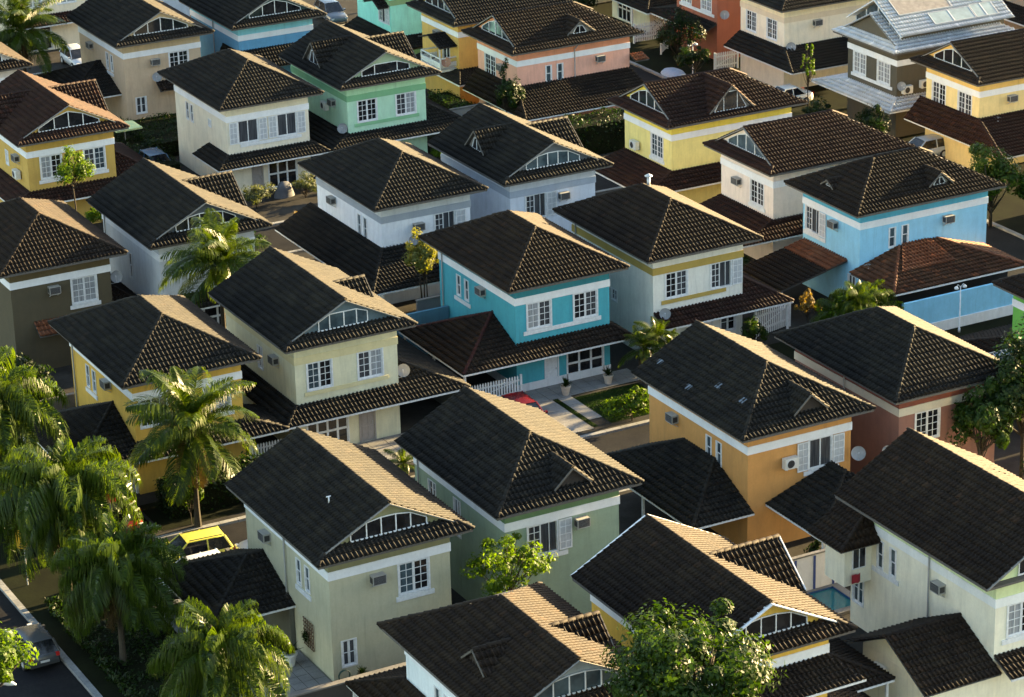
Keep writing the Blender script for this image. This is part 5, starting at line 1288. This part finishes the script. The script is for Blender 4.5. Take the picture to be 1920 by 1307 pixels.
MB().tube([(0,0,0),(0,0,2.95)], .03, 8).build('pole', GREYMETAL, t)
m = MB(); m.box(-.42,.42,-.055,-.03,1.95,2.95); m.build('sign_panel', plain('sign_yellow', (.50,.28,.02), .4), t)
m = MB(); m.box(-.30,.30,-.062,-.056,2.04,2.10); m.box(-.10,.10,-.062,-.056,2.22,2.66)
for s in (-1,1): m.beam((s*.05,-.059,2.6),(s*.24,-.059,2.78), .06,.005, up=(0,1,0)); m.beam((s*.08,-.059,2.3),(s*.22,-.059,2.18), .06,.005, up=(0,1,0))
m.build('sign_marks', plain('sign_black', (.01,.01,.01), .5), t)
def pot(label, x, y, z, s=1.0, col=(.50,.42,.34), leafm='dark', spiky=True, seed=0):
    t = thing('potted_plant', label, 'potted plant', (x,y,z)); 
    MB().lathe([(0,0),(.15*s,0),(.22*s,.38*s),(.25*s,.38*s),(.25*s,.43*s),(.20*s,.43*s),(.19*s,.38*s),(0,.38*s)], (0,0,0), 14).build('pot', plain('pot', col, .7), t)
    rng = np.random.default_rng(seed+60); n = 60; a = rng.uniform(0,6.28,n); e = rng.uniform(.5,1.4,n); L = .55*s*rng.uniform(.6,1.1,n)
    d = np.stack([np.cos(a)*np.cos(e), np.sin(a)*np.cos(e), np.sin(e)],1); b = np.zeros((n,3)); b[:,2] = .38*s; wv = np.stack([-np.sin(a), np.cos(a), 0*a],1)*.03*s
    mid = b+d*L[:,None]*.5; tp = b+d*L[:,None]; tp[:,2] -= .1*s
    V = np.stack([b-wv*.4, b+wv*.4, mid+wv, mid-wv, mid-wv, mid+wv, tp+wv*.1, tp-wv*.1],1).reshape(-1,3); F = np.arange(8*n).reshape(-1,4)
    ob('plant', npmesh('plant', V, F, LG[leafm], rng.random(2*n)), t, kind='stuff')
pot('clay pot with spiky plant beside white door of teal house', 72.6, 131.5, GZ+.02, 1.25, seed=1)
pot('clay pot with plant right of glazed doors, teal house', 75.5, 131.7, GZ+.02, 1.25, seed=2)
pot('large white pot with plant on olive house patio', 45.4, 109.1, 0, 1.5, (.62,.61,.58), seed=3)
pot('dark potted plant below low window of olive house', 47.6, 106.0, 0, .9, (.03,.04,.03), seed=4)
pot('red clay pot at street edge before cream house', 72.3, 167.9, GZ, .9, (.30,.08,.04), 'rust', seed=5)
t = thing('garden_hose', 'coiled dark green hose below low window of olive house', 'hose', (46.85,106.35,.35))
m = MB()
for i in range(3): m.tube([(.28*math.cos(k*.42)+0,-.05-.04*i,.28*math.sin(k*.42)) for k in range(16)], .02, 5)
m.build('coil', plain('hose_green', (.01,.05,.04), .5), t, True)
t = thing('trellis', 'brown wooden trellis with plant on side wall of olive house', 'trellis', (46.42,109.0,.7))
m = MB()
for i in range(6): m.box(-.05,-.02,-.5+.2*i-.02,-.5+.2*i+.02,0,1.4)
for j in range(8): m.box(-.075,-.051,-.55,.55,.02+.19*j,.06+.19*j)
m.build('lattice', WOODBROWN, t)
rng = np.random.default_rng(9); P = rng.normal(size=(260,3))*np.array([.05,.14,.16])+np.array([-.15,.15,.55]); V, F = leaf_quads(P, rng.normal(size=P.shape), np.full(260,.1), rng); ob('plant', npmesh('plant', V, F, LG['dark'], rng.random(260)), t, kind='stuff')
t = thing('roof_vent', 'metal vent pipe with cap on ochre banded house roof', 'vent', (83.0,139.6,8.0))
MB().tube([(0,0,0),(0,0,.75)], .10, 12).build('pipe', GREYMETAL, t, True); MB().lathe([(.0,.98),(.24,.84),(.24,.80),(0,.80)], (0,0,0), 14).build('cap', GREYMETAL, t, True)
t = thing('roof_pipe', 'thin white vent pipe standing on olive house roof', 'vent', (46.46+1.44,106.57+2.78,7.45))
MB().tube([(0,0,0),(0,0,.42)], .035, 8).tube([(-.12,0,.42),(.1,0,.42)], .03, 6).build('pipe', WHITE, t, True)
t = thing('roof_pipe', 'white vent pipe on brown roof of pale green house', 'vent', (77.6,96.5,7.3))
MB().tube([(0,0,0),(0,0,1.2)], .055, 8).build('pipe', WHITE, t, True)
h = H['orange']; SKY = plain('glass_tile', (.10,.12,.14), .25, .6)
for i, (a, b) in enumerate(((.14,8.86),(.65,3.95),(.64,1.75),(-.19,5.54))):
    m = MB(); dz = KP*.36
    z = ZE+KP*(a+OH)+.085
    m.quad((a,b-.2,z),(a,b+.2,z),(a+.32,b+.2,z+KP*.32),(a+.32,b-.2,z+KP*.32)); m.build('glass_tile', SKY, h.roof)
t = thing('parasol', 'pale green square parasol beside ochre house', 'parasol', (68.1,188.6,GZ))
MB().tube([(0,0,0),(0,0,2.4)], .03, 8).build('pole', GREYMETAL, t)
m = MB(); c = (0,0,2.45); q = [(-1,-1,2.1),(1,-1,2.1),(1,1,2.1),(-1,1,2.1)]
for i in range(4): m.quad(q[i], q[(i+1)%4], c); m.quad(q[i], q[(i+1)%4], (q[(i+1)%4][0],q[(i+1)%4][1],1.98), (q[i][0],q[i][1],1.98))
m.build('canopy', plain('canvas_green', (.50,.60,.30), .7), t)
t = thing('garden_cover', 'pale blue curved cover lying by the pavement, top', 'cover', (112.1,184.6,GZ))
m = MB().lathe([(0,.62),(.5,.58),(.95,.38),(1.2,.05),(1.22,0)], (0,0,0), 24); m.v = [(x*.7,y*1.1,z*.7) for x,y,z in m.v]; m.build('cover', plain('pale_blue_cover', (.26,.33,.45), .5), t, True)
t = thing('covered_motorcycle', 'grey fabric cover draped over bulky object before cream house', 'cover', (73.8,173.3,GZ))
m = MB().lathe([(0,1.05),(.25,1.0),(.42,.75),(.5,.4),(.62,.0)], (0,0,0), 18); m.v = [(x*1.25+.06*math.sin(9*z+5*y),y*.8+.05*math.sin(8*z+7*x),z) for x,y,z in m.v]; m.build('fabric', plain('grey_fabric', (.09,.092,.10), .8), t, True)
t = thing('drying_towel', 'red cloth hanging from bay window of pale green house', 'cloth', (69.35,98.1,3.2))
m = MB(); n = 6
for i in range(n):
    for j in range(n): m.v.append((-.3+.1*i, .05*math.sin(i*1.7)-.02, -.45*j/(n-1)-.03*math.sin(i*2)))
for i in range(n-1):
    for j in range(n-1): q = i*n+j; m.f.append((q,q+n,q+n+1,q+1))
m.build('fabric', plain('red_cloth', (.30,.02,.03), .8), t, True)
t = thing('solar_panel', 'blue gridded panel on low dark roof, right edge', 'solar panel', (91.9,116.6,2.75))
m = MB(); m.quad((-.9,-.6,.0),(.9,-.6,.0),(.9,.6,.42),(-.9,.6,.42)); m.build('panel_glass', plain('pv_blue', (.05,.09,.16), .15, .8), t)
m = MB()
for i in range(7): m.beam((-.9+.3*i,-.6,.02),(-.9+.3*i,.6,.44), .03)
for j in range(4): m.beam((-.9,-.6+.4*j,.02+.14*j),(.9,-.6+.4*j,.02+.14*j), .03)
m.build('panel_frame', WHITE, t)
